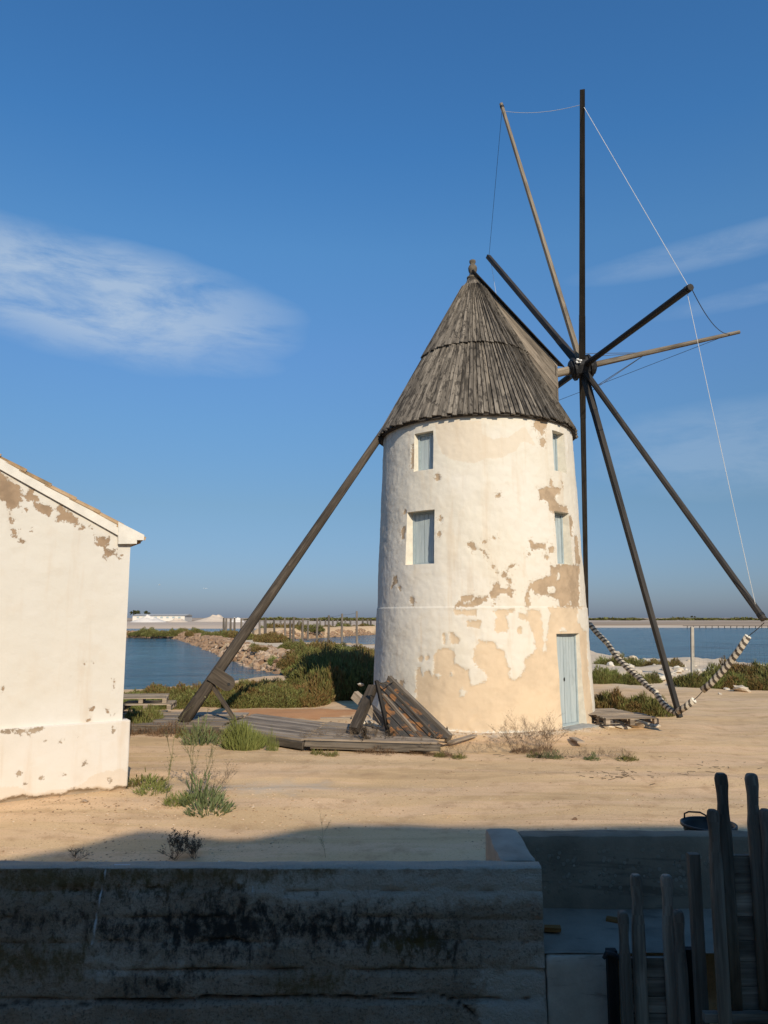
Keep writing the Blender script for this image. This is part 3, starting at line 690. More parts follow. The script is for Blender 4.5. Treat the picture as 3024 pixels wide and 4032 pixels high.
for key, r0, r1, mt, sides in (('A', .086, .056, W_SPAR, 4), ('B', .09, .058, W_SPARL, 6), ('C', .086, .068, W_SPAR, 4), ('E', .09, .06, W_SPAR, 6), ('F', .085, .07, W_SPAR, 4), ('G', .078, .050, W_SPAR, 4), ('H', .078, .072, W_SPAR, 8), ('J', .078, .080, W_SPAR, 8)):
    r0 *= .94; r1 *= .94; tip = TIP[key]; dv = (tip-HUB); dn = dv.normalized(); m = MB()
    k1, k2 = HUB+dn*.12, tip
    if sides == 4: m.beam(k1, k1+dn*1.3, r0*2.1, r0*2.1, r0*1.9, r0*1.9); m.beam(k1+dn*1.26, tip, r0*1.8, r0*1.8, r1*2, r1*2)
    else: m.tube([k1, k1+dn*1.3, k1+(tip-k1)*.5, tip], [r0*1.1, r0, (r0+r1)/2, r1], sides)
    sp = m.build('spar', mt, mill)
    if key in ('J', 'B', 'H'):
        q = MB(); q.tube([tip-dn*.14, tip-dn*.08], r1*1.12, 10); q.build('ferrule', M_IRON, sp)
m = MB(); m.tube([HUB+ax*.3, HUB+(BOW-HUB)*.5, BOW], [.085, .07, .05], 8); bow = m.build('bowsprit', W_SPARL, mill)
def wire(p, q, sag, mat, r=.007, n=14, name='cable'):
    pts = [p+(q-p)*k/n-Vector((0, 0, sag*4*(k/n)*(1-k/n))) for k in range(n+1)]
    m = MB(); m.tube(pts, r, 5); return m.build(name, mat, mill)
in_ = lambda k, f=.97: HUB+(TIP[k]-HUB)*f
wire(in_('B'), in_('A', .955), .12, M_WIREL, .006); wire(in_('A', .955), in_('J', .99), .0, M_WIREL, .006)
wire(in_('J'), in_('H'), .05, M_WIREL, .0055); wire(in_('B', .985), in_('C', .99), .0, M_WIRE, .006); wire(in_('C'), in_('E', .9), .05, M_WIREL, .005)
bt = HUB+(BOW-HUB)*.94
wire(in_('J', 1.0), bt, .28, M_WIRE, .009); wire(bt, in_('E', .93), .0, M_WIRE, .007)
bm = HUB+(BOW-HUB)*.42
for k, f in (('A', .06), ('A', .045), ('H', .10), ('G', .09)): wire(bm, in_(k, f), .0, M_WIRE, .008)
# tail pole
TF = gnd(728, 2832, .24); TT = KC-AX*2.46+Vector((0, 0, 7.02)); dn = (TT-TF).normalized()
m = MB(); m.tube([TF-dn*.06, TF+dn*.5, TF+(TT-TF)*.5, TT+dn*.25], [.15, .135, .112, .092], 8); tail = m.build('tail_pole', W_TAIL, mill, True)
pb_ = TF+dn*(at(862, 2672, 17.1)-TF).length; sd_ = dn.cross(Vector((0, 0, 1))).normalized(); up_ = sd_.cross(dn).normalized()
if up_.z > 0: up_ = -up_
m = MB(); pl = []
for k in range(13):
    a = -math.pi/2+math.pi*k/12; pl.append(pb_+up_*(.30+.17*math.cos(a))+dn*(.17*math.sin(a)))
pl += [pb_-up_*.12+dn*.17, pb_-up_*.12-dn*.17]
nf = sd_ if sd_.y < 0 else -sd_
m.prism([p+nf*.13 for p in pl], nf*.05); cu = [((p-pb_).dot(dn), (p-pb_).dot(up_)) for p in pl]; m.uv[-1] = cu; m.uv[-2] = cu[::-1]; cheek = m.build('winch_cheek', W_TAIL, tail)
m = MB(); c0 = pb_+up_*.34+nf*.185; m.tube([c0-nf*.02, c0+nf*.012], .035, 12); m.build('pin', M_IRON, cheek)
s0 = TF+dn*(at(845, 2700, 17.0)-TF).length; s1 = gnd(922, 2830, .24)
m = MB(); m.beam(s0, s1, .085, .085, .075, .075); m.build('strut', W_TAIL, mill)

# ------------------------------------------------------------------ house with the gable towards the viewer
HR = Vector((-3.775, 10.98, 0)); HD = Vector((-1.55, -.93, 0)).normalized(); HN = Vector((-HD.y, HD.x, 0))
if HN.y > 0: HN = -HN
HB = -HN
def hpix(u, v, off=0.0):
    """gable-plane coordinates (distance left of the corner, height) of a photo pixel"""
    r = ray(u, v); o = HR+HN*off; t = (o-Vector((0, 0, 0))).dot(HN)/r.dot(HN); P = Vector((0, 0, CAMH))+r*t
    return (P-o).dot(HD), P.z
def hp(s, z, off=0.0): return HR+HD*s+HN*off+Vector((0, 0, z))
house = thing('house', hp(0, 0), 'low white plastered house with flaking gable and clay tiled roof', 'house')
e0 = hpix(555, 2110); e1 = hpix(0, 1795); SLP = (e1[1]-e0[1])/(e1[0]-e0[0])
WHALF = 3.1
def vz(s): s = min(s, 2*WHALF-s); return e0[1]+SLP*(s-e0[0])-.17      # top of the wall below the verge
PLT = hpix(490, 2835)[1]
ss = np.linspace(0, 2*WHALF, 260); tt = np.linspace(0, 1, 190); Sg, Tg = np.meshgrid(ss, tt)
topz = np.array([vz(s) for s in ss]); Zg = (PLT-.1)+(topz[None, :]-(PLT-.1))*Tg
HPK = crops(0, 1750, 2.765, [
    [(-60, 270), (0, 300), (40, 330), (90, 380), (160, 425), (240, 490), (255, 545), (215, 665), (175, 692), (100, 695), (60, 640), (20, 580), (-60, 560)],
    [(265, 560), (330, 480), (358, 490), (345, 540), (405, 580), (405, 610), (375, 650), (350, 600), (310, 620)],
    [(385, 660), (420, 640), (480, 655), (545, 660), (580, 700), (570, 760), (520, 778), (450, 745), (395, 705)],
    [(630, 690), (660, 680), (715, 725), (775, 740), (805, 785), (855, 795), (855, 850), (815, 890), (770, 830), (720, 835), (640, 850), (600, 830), (630, 760)],
    [(875, 890), (905, 860), (918, 915), (890, 918)], [(980, 910), (1022, 908), (1020, 940), (985, 935)], [(1000, 965), (1040, 958), (1020, 998)],
    [(1050, 990), (1110, 1000), (1175, 1045), (1180, 1095), (1140, 1110), (1165, 1140), (1215, 1170), (1258, 1150), (1262, 1195), (1225, 1215), (1165, 1240), (1135, 1200), (1130, 1120), (1085, 1132), (1050, 1100), (1045, 1060)],
    [(88, 790), (115, 775), (130, 805), (172, 820), (165, 845), (110, 848)], [(115, 905), (190, 898), (212, 920), (180, 945), (155, 995), (115, 975)], blob(350, 938, 17, 1.3), blob(145, 875, 10), blob(240, 1065, 11), blob(228, 725, 8), blob(290, 722, 8), blob(1330, 1200, 16, 1.8), blob(1290, 1235, 12)])
HPK += crops(0, 2500, 1.659, [blob(550, 188, 11.2, .9), blob(610, 185, 7.4), blob(15, 345, 9.9, 1.2), blob(745, 340, 5.6, 8), blob(700, 490, 13.6, 1.2), blob(740, 515, 6.2), blob(575, 562, 11.2, .4), blob(605, 475, 5.0)])
hpk = [[hpix(u, v) for u, v in p] for p in HPK]
ha = field(Sg, Zg, hpk)
bs = fbm(Sg*1.3, Zg*1.3, 4)*.02+fbm(Sg*6, Zg*6, 3)*.006-.006*np.clip(ha*25+.5, 0, 1)
Vh = np.stack([HR.x+HD.x*Sg+HN.x*bs, HR.y+HD.y*Sg+HN.y*bs, Zg], -1).reshape(-1, 3)
ih = np.arange(Sg.size).reshape(Sg.shape); Fh = np.stack([ih[:-1, :-1], ih[1:, :-1], ih[1:, 1:], ih[:-1, 1:]], -1).reshape(-1, 4)
zero = np.full(Sg.size, -.3)
gm = grid_mesh('gable_wall', Vh, Fh, M_HOUSE, dict(peel_a=ha.ravel(), peel_b=zero, stain=zero, grey=zero*0))
gable = link('gable_wall', gm, house)
HL = 7.5
m = MB()   # side walls and back gable
for s in (.03, 2*WHALF-.03): m.prism([hp(s, -.1, -.06), hp(s, vz(.03), -.06), hp(s, vz(.03), -HL), hp(s, -.1, -HL)], HD*(.25 if s < 1 else -.25))
m.prism([hp(0, -.1, -HL), hp(2*WHALF, -.1, -HL), hp(2*WHALF, vz(0), -HL), hp(WHALF, vz(WHALF), -HL), hp(0, vz(0), -HL)], HN*.25)
m.build('side_wall', plain('white_house_wall', (.64, .60, .53), .92, .08, 2, .2), house)
# plinth, crumbled along its foot
sp = np.linspace(-.095, 2*WHALF+.09, 300); tp = np.linspace(0, 1, 60); Sp, Tp_ = np.meshgrid(sp, tp)
zp = -.12+(PLT+.12)*Tp_; ragg = fbm(Sp*3.1, Sp*0+3, 4)*.12+.10
PK = [[hpix(u, v, .09) for u, v in p] for p in crops(0, 2500, 1.659, [blob(120, 900, 12.4, .6), blob(415, 920, 11.2, 1.0), blob(400, 700, 8.7, 2), blob(290, 705, 5.0, 2), blob(740, 620, 9.9, 2), blob(555, 845, 9.9, .6), blob(265, 940, 6.2), blob(505, 660, 5.0, 1.4), blob(160, 965, 5.0), blob(715, 945, 5.0), [(0, 628), (150, 618), (275, 608), (275, 625), (150, 640), (0, 648)]])]
pk = field(Sp, zp, PK); low = ragg-zp; pk = np.maximum(pk, np.clip(low, -.3, .3))
offp = .09+fbm(Sp*2, zp*2, 3)*.02-.05*np.clip(low*22+.3, 0, 1)-.006*np.clip(pk*25+.5, 0, 1)
Vp = np.stack([HR.x+HD.x*Sp+HN.x*offp, HR.y+HD.y*Sp+HN.y*offp, zp], -1).reshape(-1, 3)
nb = len(Vp); ip = np.arange(nb).reshape(Sp.shape); Fp = np.stack([ip[:-1, :-1], ip[1:, :-1], ip[1:, 1:], ip[:-1, 1:]], -1).reshape(-1, 4)
tb = [tuple(HR+HD*s+HN*-.15+Vector((0, 0, PLT+.0))) for s in sp]
Vp = np.vstack([Vp, np.array(tb)]); it = np.arange(nb, nb+len(sp)); Fp = np.vstack([Fp, np.stack([ip[-1, :-1], it[:-1], it[1:], ip[-1, 1:]], -1)])
rb = [tuple(HR+HD*-.095+HN*-.6+Vector((0, 0, z))) for z in (-.12+(PLT+.12)*tp)]; n2 = len(Vp); Vp = np.vstack([Vp, np.array(rb)]); ir = np.arange(n2, n2+len(tp))
Fp = np.vstack([Fp, np.stack([ip[:-1, 0], ir[:-1], ir[1:], ip[1:, 0]], -1)])
ex = lambda a, k: np.concatenate([a.ravel(), np.full(len(sp)+len(tp), k)])
pmz = grid_mesh('plinth', Vp, Fp, M_PLINTH, dict(peel_a=ex(pk, -.3), peel_b=ex(pk*0-.3, -.3), stain=ex(np.clip(.25-zp+.35*fbm(Sp, zp, 3), -.3, .3), -.3), grey=ex(pk*0, 0)))
plinth = link('plinth', pmz, house)
# moulding strip, verge, cornice block, roof tiles
q0 = hpix(462, 2093); q1 = hpix(0, 1836); sl = (q1[1]-q0[1])/(q1[0]-q0[0])
M_MOULD = plain('grey_moulding', (.42, .38, .33), .9, .15)
m = MB(); m.beam(hp(q0[0], q0[1], .02), hp(WHALF, q0[1]+sl*(WHALF-q0[0]), .02), .03, .045); m.build('moulding', M_MOULD, house)
M_VERGE = plain('whitewashed_verge', (.65, .61, .54), .92, .1, 5, .6)
vs0 = e0[0]-.0
m = MB(); m.prism([hp(-.02, vz(-.02)-.02, .012), hp(WHALF, vz(WHALF)-.02, .012), hp(WHALF, vz(WHALF)+.13, .012), hp(-.02, vz(-.02)+.13, .012)], HN*.035); m.build('verge', M_VERGE, house)
cb = hpix(465, 2148); c2 = hpix(530, 2120); c3 = hpix(560, 2110)
CPX = [(462, 2143), (535, 2142), (535, 2128), (562, 2128), (564, 2108), (462, 2056)]
cpl = [hpix(u, v) for u, v in CPX]
m = MB(); m.prism([hp(a, b_, .014) for a, b_ in cpl], HN*.055); m.build('cornice_end', M_VERGE, house)
m = MB(); m.prism([hp(a+.004, b_+.006, .010) for a, b_ in [(min(.04, q[0]), q[1]) for q in cpl[:5]]+[(.04, cpl[4][1]+.1)]], HN*-HL); m.build('eave_cornice', M_VERGE, house)
SE = cpl[4][0]
def tilemat():
    m = Mat('old_clay_tile', .9, .2); v = m.coords('Object', (1, 1, 1), 23.0); n = m.noise(v, 7, 6, .65); oi = m.node('ShaderNodeObjectInfo')
    c = m.ramp(m.math('ADD', m.math('MULTIPLY', n, .7), m.math('MULTIPLY', oi.outputs['Random'], .3)), [(.25, (.16, .12, .07)), (.45, (.36, .23, .12)), (.7, (.46, .32, .19))]); m.color(c); m.bump(n, .5, .01); return m.m
M_TILE = tilemat()
m = MB(); m.prism([hp(SE+.03, vz(SE+.03)+.10, 0), hp(WHALF, vz(WHALF)+.10, 0), hp(2*WHALF+.2, vz(-.2)+.10, 0), hp(2*WHALF+.2, vz(-.2)+.06, 0), hp(WHALF, vz(WHALF)+.06, 0), hp(SE+.03, vz(SE+.03)+.06, 0)], HN*-HL)
hroof = m.build('roof', M_TILE, house)
sdir = (HD+Vector((0, 0, SLP))).normalized(); upn = HN.cross(sdir).normalized(); upn = upn if upn.z > 0 else -upn
def tile_mesh():
    m = MB(); rings = []
    for k, (y, r) in enumerate(((0, .092), (.46, .078))):
        o_ = []; i_ = []
        for j in range(7):
            a = math.pi*j/6; o_.append((r*math.cos(a), y, r*.75*math.sin(a)))
        for j in range(6, -1, -1):
            a = math.pi*j/6; i_.append(((r-.014)*math.cos(a), y, (r-.014)*.75*math.sin(a)))
        rings.append(o_+i_)
    m.loft(rings); return m.mesh('tile', M_TILE, False)
tm = tile_mesh()
rot = Matrix((HN, sdir, upn)).transposed()
if rot.determinant() < 0: rot = Matrix((-HN, sdir, upn)).transposed()
rows = 9; cols = 12
for c in range(cols):
    for r in range(rows):
        s = SE-.015+r*.335
        o = bpy.data.objects.new('tile', tm); COL.objects.link(o)
        P = hp(s, vz(s)+.125+.004*r % .01, -.03-c*.21)+upn*random.uniform(-.006, .008)
        o.matrix_world = Matrix.Translation(P) @ (rot @ Matrix.Rotation(random.uniform(-.03, .03), 3, 'Z') @ Matrix.Rotation(-.035+random.uniform(-.015, .015), 3, 'X')).to_4x4()
        attach(o, hroof)
m = MB()
for c in range(cols, 35):
    for r in range(rows):
        s = SE-.015+r*.335; P = hp(s, vz(s)+.125, -.03-c*.21)
        i0 = len(m.v)
        for vtx in tm.vertices: m.v.append(tuple(P+rot @ vtx.co))
        for p in tm.polygons: m.face([i0+k for k in p.vertices], [(0, 0)]*len(p.vertices))
tag(m.build('tile_field', M_TILE, hroof), kind='stuff')
# ------------------------------------------------------------------ concrete yard wall in the foreground shade
YF = 6.48
def crack_sd(px, py, line):
    d2 = np.full(px.shape, 1e9)
    for (x0, y0), (x1, y1) in zip(line[:-1], line[1:]):
        ex_, ey_ = x1-x0, y1-y0; t = np.clip(((px-x0)*ex_+(py-y0)*ey_)/(ex_*ex_+ey_*ey_+1e-9), 0, 1)
        d2 = np.minimum(d2, (px-x0-t*ex_)**2+(py-y0-t*ey_)**2)
    return np.sqrt(d2)
def front_wall_mat():
    m = Mat('old_cast_wall', .93, .2); v = m.coords('Object')
    n = m.noise(v, 2.4, 7, .62); f = m.noise(v, 42, 5, .7); mid = m.noise(v, 8, 7, .7, .3); dr = m.noise(m.coords('Object', (1, 1, .6)), 15, 10, .72, .2)
    c = m.ramp(n, [(.3, (.24, .175, .12)), (.5, (.35, .265, .19)), (.72, (.44, .345, .26))])
    c = m.mix(m.math('MULTIPLY', m.step(f, .50, .66), .65), c, (.07, .052, .036))
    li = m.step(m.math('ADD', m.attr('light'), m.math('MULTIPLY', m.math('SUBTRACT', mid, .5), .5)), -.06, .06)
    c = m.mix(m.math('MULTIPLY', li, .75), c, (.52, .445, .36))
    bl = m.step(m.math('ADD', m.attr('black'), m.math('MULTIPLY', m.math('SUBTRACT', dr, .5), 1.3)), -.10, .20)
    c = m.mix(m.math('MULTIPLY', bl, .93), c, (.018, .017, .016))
    mo = m.step(m.math('ADD', m.attr('moss'), m.math('MULTIPLY', m.math('SUBTRACT', dr, .5), .9)), -.10, .12)
    c = m.mix(m.math('MULTIPLY', mo, .75), c, (.14, .088, .024))
    c = m.mix(m.step(m.attr('chalk'), -.004, .006), c, (.55, .56, .56))
    c = m.mix(m.attr('crack'), c, (.012, .011, .010)); m.color(c)
    h = m.math('ADD', m.math('MULTIPLY', mid, 1.2), m.math('MULTIPLY', f, .8)); m.bump(h, 1.0, .035); return m.m
M_FRONT = front_wall_mat()
yard = thing('yard_wall', (0, YF, -.6), 'stained grey concrete yard wall with a step back beside the sluice gates', 'wall')
x_ = np.arange(-6.0, 1.312, .026); zf = np.arange(-1.68, .4, .022)
prof = [(YF, z) for z in zf]+[(YF+.012, .396)]+[(YF+.012+.022*k, .405) for k in range(1, 7)]+[(YF+.165, .396), (YF+.165, .2), (YF+.165, -.3)]
prof = np.array(prof); Xg, Kg = np.meshgrid(x_, np.arange(len(prof))); Yg = prof[Kg, 0].copy(); Zg2 = prof[Kg, 1].copy(); front_m = Kg < len(zf)
def fz(u, v): p = at(u, v, YF); return (p.x, p.z)
zl = [fz(700, v)[1] for v in (3510, 3618, 3712, 3818, 3935)]
lift = np.zeros_like(Xg); nlift = 0
for i_, z in enumerate(zl): lift = lift+np.where(Zg2 < z+.012*fbm(Xg*4, Xg*0+i_, 3), [.012, -.006, .012, .004, .03][i_], 0)
jag = sum(np.exp(-((Zg2-z-.02*fbm(Xg*3, Xg*0+9*i_, 3))/.018)**2)*np.clip(.5+1.6*fbm(Xg*2.2+i_*7, Zg2*2, 3), 0, 1) for i_, z in enumerate(zl))
rgh = fbm(Xg*2, Zg2*2, 4)*.025+fbm(Xg*14, Zg2*14, 3)*.016
cl = [fz(u, v) for u, v in ((-200, 3960), (0, 3960), (40, 3950), (60, 3945), (300, 3952), (380, 3938), (600, 3932), (900, 3920), (1150, 3925), (1500, 3915), (1700, 3905), (1780, 3930), (1850, 3970), (1900, 4040))]
wobx = .016*fbm(Xg*9, Zg2*9, 3); cd = crack_sd(Xg+wobx, Zg2+wobx, cl)
cl2 = [fz(u, v) for u, v in ((355, 3425), (350, 3520), (340, 3640), (330, 3780))]; cd2 = crack_sd(Xg+wobx, Zg2, cl2)
cl3 = [fz(u, v) for u, v in ((1893, 3560), (1893, 3720), (1895, 3800))]; cd3 = crack_sd(Xg+wobx*.4, Zg2, cl3)
crk = np.clip(1-cd/.011, 0, 1)+.6*np.clip(1-cd2/.008, 0, 1)+.7*np.clip(1-cd3/.007, 0, 1)+.55*np.clip(jag-.45, 0, 1)
Yg = Yg-(lift+rgh-.035*jag-.035*np.clip(crk, 0, 1))*front_m; Zg2 = Zg2+np.where(front_m, 0, fbm(Xg*2.5, Yg*9, 3)*.018)
bp = [[fz(u, v) for u, v in p] for p in crops(0, 3200, 1.106, [[(430, 470), (600, 450), (840, 420), (900, 370), (1060, 385), (1200, 430), (1400, 420), (1659, 430), (1750, 480), (1900, 450), (2000, 560), (1980, 640), (1860, 630), (1659, 600), (1500, 575), (1250, 560), (1100, 600), (900, 620), (640, 560), (450, 560)], [(0, 455), (380, 455), (380, 480), (0, 500)], [(300, 345), (1040, 330), (1040, 350), (300, 360)], [(540, 730), (830, 690), (900, 720), (660, 745)]])]
mp_ = [[fz(u, v) for u, v in p] for p in crops(0, 3200, 1.106, [[(-300, 245), (420, 245), (960, 240), (1450, 235), (1440, 265), (1050, 280), (900, 305), (600, 315), (420, 300), (380, 345), (-300, 350)], [(1200, 730), (1500, 710), (1520, 760), (1220, 790)], [(1650, 560), (1900, 540), (1900, 590), (1650, 600)], [(-300, 580), (380, 590), (350, 720), (-300, 640)]])]
lp = [[fz(u, v) for u, v in p] for p in crops(0, 3200, 1.106, [[(1060, 285), (1300, 255), (1659, 240), (2390, 240), (2390, 380), (2000, 400), (1659, 395), (1300, 395), (1090, 380)], [(2080, 700), (2300, 640), (2390, 600), (2390, 960), (2080, 960)], [(380, 620), (700, 640), (800, 690), (400, 700)]])]
ch = [[fz(u, v) for u, v in p] for p in crops(0, 3200, 1.106, [[(455, 245), (464, 245), (445, 350), (428, 460), (410, 575), (398, 575), (415, 470), (436, 350)], [(1098, 315), (1108, 315), (1110, 348), (1096, 348)]])]
fl2 = lambda polys: field(Xg, prof[Kg, 1], polys)*front_m-.3*(~front_m)
iw = np.arange(Xg.size).reshape(Xg.shape); Fw = np.stack([iw[:-1, :-1], iw[:-1, 1:], iw[1:, 1:], iw[1:, :-1]], -1).reshape(-1, 4)
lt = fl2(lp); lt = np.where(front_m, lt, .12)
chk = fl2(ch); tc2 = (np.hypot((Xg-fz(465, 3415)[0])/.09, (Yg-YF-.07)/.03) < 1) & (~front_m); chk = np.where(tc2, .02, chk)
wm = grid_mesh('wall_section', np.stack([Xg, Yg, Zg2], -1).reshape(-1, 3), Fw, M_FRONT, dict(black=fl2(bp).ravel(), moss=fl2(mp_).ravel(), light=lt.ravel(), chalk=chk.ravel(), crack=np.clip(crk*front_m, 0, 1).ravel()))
wm.set_sharp_from_angle(angle=rad(50)); link('wall_section', wm, yard)
def rough_block(name, x0, x1, y0, y1, z0, z1, mat, parent, step=.05, amp=.012, skew=None):
    """cast block: six gridded faces sharing rounded, uneven edges"""
    import bmesh
    bm = bmesh.new()
    nX, nY, nZ2 = (max(2, int(abs(b_-a_)/step)) for a_, b_ in ((x0, x1), (y0, y1), (z0, z1))); vm = {}
    def vert(i, j, k):
        key = (i, j, k)
        if key not in vm:
            x = x0+(x1-x0)*i/nX; y = y0+(y1-y0)*j/nY; z = z0+(z1-z0)*k/nZ2
            e = (i in (0, nX))+(j in (0, nY))+(k in (0, nZ2)); s = .010*(e-1)
            px = x+(s if i == 0 else -s if i == nX else 0); py = y+(s if j == 0 else -s if j == nY else 0); pz = z+(s if k == 0 else -s if k == nZ2 else 0)
            q = np.array([x*3.1+z*1.7]), np.array([y*3.3+z*2.1])
            a_ = amp*float(fbm(q[0], q[1], 3)[0]); b2 = amp*float(fbm(q[0]+31, q[1]+7, 3)[0])
            if skew: px, py, pz = skew(px, py, pz)
            vm[key] = bm.verts.new((px+a_*.6, py+b2, pz+a_))
        return vm[key]
    for i in range(nX):
        for j in range(nY):
            bm.faces.new([vert(i, j, 0), vert(i, j+1, 0), vert(i+1, j+1, 0), vert(i+1, j, 0)]); bm.faces.new([vert(i, j, nZ2), vert(i+1, j, nZ2), vert(i+1, j+1, nZ2), vert(i, j+1, nZ2)])
    for i in range(nX):
        for k in range(nZ2):
            bm.faces.new([vert(i, 0, k), vert(i+1, 0, k), vert(i+1, 0, k+1), vert(i, 0, k+1)]); bm.faces.new([vert(i, nY, k), vert(i, nY, k+1), vert(i+1, nY, k+1), vert(i+1, nY, k)])
    for j in range(nY):
        for k in range(nZ2):
            bm.faces.new([vert(0, j, k), vert(0, j, k+1), vert(0, j+1, k+1), vert(0, j+1, k)]); bm.faces.new([vert(nX, j, k), vert(nX, j+1, k), vert(nX, j+1, k+1), vert(nX, j, k+1)])
    me = bpy.data.meshes.new(name); bm.to_mesh(me); bm.free(); me.materials.append(mat)
    me.polygons.foreach_set('use_smooth', [True]*len(me.polygons))
    me.set_sharp_from_angle(angle=rad(38))
    return link(name, me, parent)
rough_block('wall_section', .985, 1.30, 6.648, 7.63, -.4, .408, M_CONCT, yard, .05, .014)
rough_block('wall_section', 1.302, 8.0, 7.405, 7.635, -.4, .392, M_CONCR, yard, .045, .016)
rough_block('rendered_face', 1.315, 1.83, 6.455, 6.62, -1.66, -.262, M_RENDER, yard, .04, .014, skew=lambda x, y, z: (x+(.05 if x > 1.6 else 0)*(-z-.2), y, z))
pv = MB(); gx = np.arange(1.25, 8.01, .07); gy = np.concatenate([[6.47], np.arange(6.62, 7.5, .07)]); Xp, Yp = np.meshgrid(gx, gy); Zp = -.256+fbm(Xp*2, Yp*2, 4)*.02
ipv = np.arange(Xp.size).reshape(Xp.shape); Fpv = np.stack([ipv[:-1, :-1], ipv[:-1, 1:], ipv[1:, 1:], ipv[1:, :-1]], -1).reshape(-1, 4)
tag(link('yard_pavement', grid_mesh('yard_pavement', np.stack([Xp, Yp, Zp], -1).reshape(-1, 3), Fpv, M_PAVE)), kind='structure')

# ------------------------------------------------------------------ sluice gates
def gate_pole(p_top, z_bot, w, d, mat, name, parent, lean=0.0):
    """paddle-shaped stave: knob, neck, shoulder, long blade"""
    m = MB(); rings = []; H_ = p_top.z-z_bot
    prof_ = [(0, .55), (.012, .80), (.04, .94), (.08, .93), (.15, .78), (.22, .74), (.29, .84), (.36, .98), (.44, 1.03), (.8, 1.02), (H_, 1.0)]
    for t, k in prof_:
        c = Vector((p_top.x+lean*t+random.uniform(-.002, .002), p_top.y, p_top.z-t)); n = 12; r = []
        for j in range(n):
            a = 2*math.pi*j/n; ca, sa = math.cos(a), math.sin(a); e = .55
            r.append(c+Vector((w/2*k*math.copysign(abs(ca)**e, ca), d/2*math.copysign(abs(sa)**e, sa), 0)))
        rings.append(r)
    m.loft(rings[::-1]); return m.build(name, mat, parent, True)
def sluice(label, Yg_, shorts, talls, btop, bbot, tall_bot, xs_, dark, loc):
    g = thing('sluice_gate', loc, label, 'sluice gate', 'wooden sluice gates')
    for (u, v) in shorts: gate_pole(at(u, v, Yg_-.05), -1.62, .088, .06, W_GATE, 'guide_post', g)
    for (u, v) in talls: gate_pole(at(u, v, Yg_+.03), tall_bot, .10, .055, W_GATE, 'handle', g)
    x0, x1 = xs_; z = btop; k = 0
    while z > bbot:
        h = random.uniform(.12, .17); q = MB(); zz = max(z-h+.006, bbot); q.beam((x0+random.uniform(-.01, .01), Yg_+.085+random.uniform(-.006, .006), (z+zz)/2), (x1, Yg_+.085, (z+zz)/2), .035, z-zz); q.build('board', W_GATE, g); z -= h; k += 1
    for (xa, xb, zt) in dark:
        q = MB(); q.beam(((xa+xb)/2, Yg_+.14, -1.62), ((xa+xb)/2, Yg_+.14, zt), xb-xa, .06, up=(0, 1, 0)); q.build('frame_post', W_GATED if g.name == 'sluice_gate' else W_DECKD, g)
    return g
Y1, Y2 = 6.10, 5.75
X1 = lambda u, v, Y: at(u, v, Y).x
g1 = sluice('lower wooden sluice gate with four knobbed staves, nearer the pale rendered corner', Y1, [(2452, 3588), (2670, 3584)], [(2503, 3443), (2624, 3445)], at(2560, 3768, Y1+.085).z, -1.6, -1.6,
            (X1(2470, 3800, Y1), X1(2660, 3800, Y1)), [(X1(2412, 3850, Y1), X1(2452, 3850, Y1), at(2430, 3770, Y1).z), (X1(2690, 3850, Y1), X1(2765, 3850, Y1), at(2730, 3765, Y1).z)], (1.98, Y1, -1.6))
q = MB(); p0 = at(2380, 3758, Y1+.05); q.tube([p0+Vector((-.01, 0, -.03)), p0+Vector((.02, 0, .01)), p0+Vector((.07, 0, .0)), p0+Vector((.13, 0, -.04))], [.012, .022, .02, .015], 7); q.build('iron_hook', M_IRON, g1)
g2 = sluice('taller wooden sluice gate with four knobbed staves at the right edge', Y2, [(2806, 3188), (3012, 3186)], [(2838, 3044), (2957, 3046)], at(2900, 3365, Y2+.085).z, -1.6, at(2860, 3985, Y2).z,
            (X1(2868, 3500, Y2), X1(3060, 3500, Y2)), [(X1(2745, 3500, Y2), X1(2788, 3500, Y2), at(2765, 3360, Y2+.14).z)], (2.75, Y2, -1.6))
q = MB(); q.beam((X1(2768, 3995, Y2), Y2-.01, at(2860, 4000, Y2).z), (X1(3070, 4000, Y2), Y2-.01, at(2860, 4000, Y2).z), .05, .06); q.build('rail', W_GATE, g2)

# ------------------------------------------------------------------ unseen building added behind the viewer, top outline shaped to cast the foreground shade
EDGE = [(-300, 3420), (0, 3390), (150, 3360), (320, 3322), (450, 3285), (560, 3262), (650, 3264), (760, 3282), (880, 3298), (980, 3296), (1080, 3276), (1200, 3252), (1350, 3238), (1600, 3236), (1800, 3244), (2050, 3252), (2400, 3252), (2700, 3250), (3050, 3250), (3500, 3250)]
WY = -6.0; top = []
for u, v in EDGE:
    p = gnd(u, v, 0.02); t = (p.y-WY)/(-TO_SUN.y); top.append(p+TO_SUN*t)
top = [Vector((top[0].x-6, WY, top[0].z-.2))]+top+[Vector((top[-1].x+9, WY, top[-1].z))]
shade_bldg = thing('warehouse', (4, WY-3, .7), 'unseen building added behind the viewpoint, its top shaped to shade the foreground', 'building')
m = MB(); out_ = top+[Vector((top[-1].x, WY, .5)), Vector((top[0].x, WY, .5))]
fi = m.ring(out_); bi = m.ring([p+Vector((0, -.45, 0)) for p in out_]); n_o = len(out_)
m.face(fi[::-1], [(0, 0)]*n_o); m.face(bi, [(0, 0)]*n_o)
for k in range(n_o): m.face((fi[k], fi[(k+1) % n_o], bi[(k+1) % n_o], bi[k]), [(0, 0)]*4)
M_SHADE_BLDG = plain('shading_building_wall', (.20, .15, .105), .92, .1, 2, .3)  # dark brown so the added building bounces little light
m.build('shading_wall', M_SHADE_BLDG, shade_bldg)
zmin = min(p.z for p in top)-.5
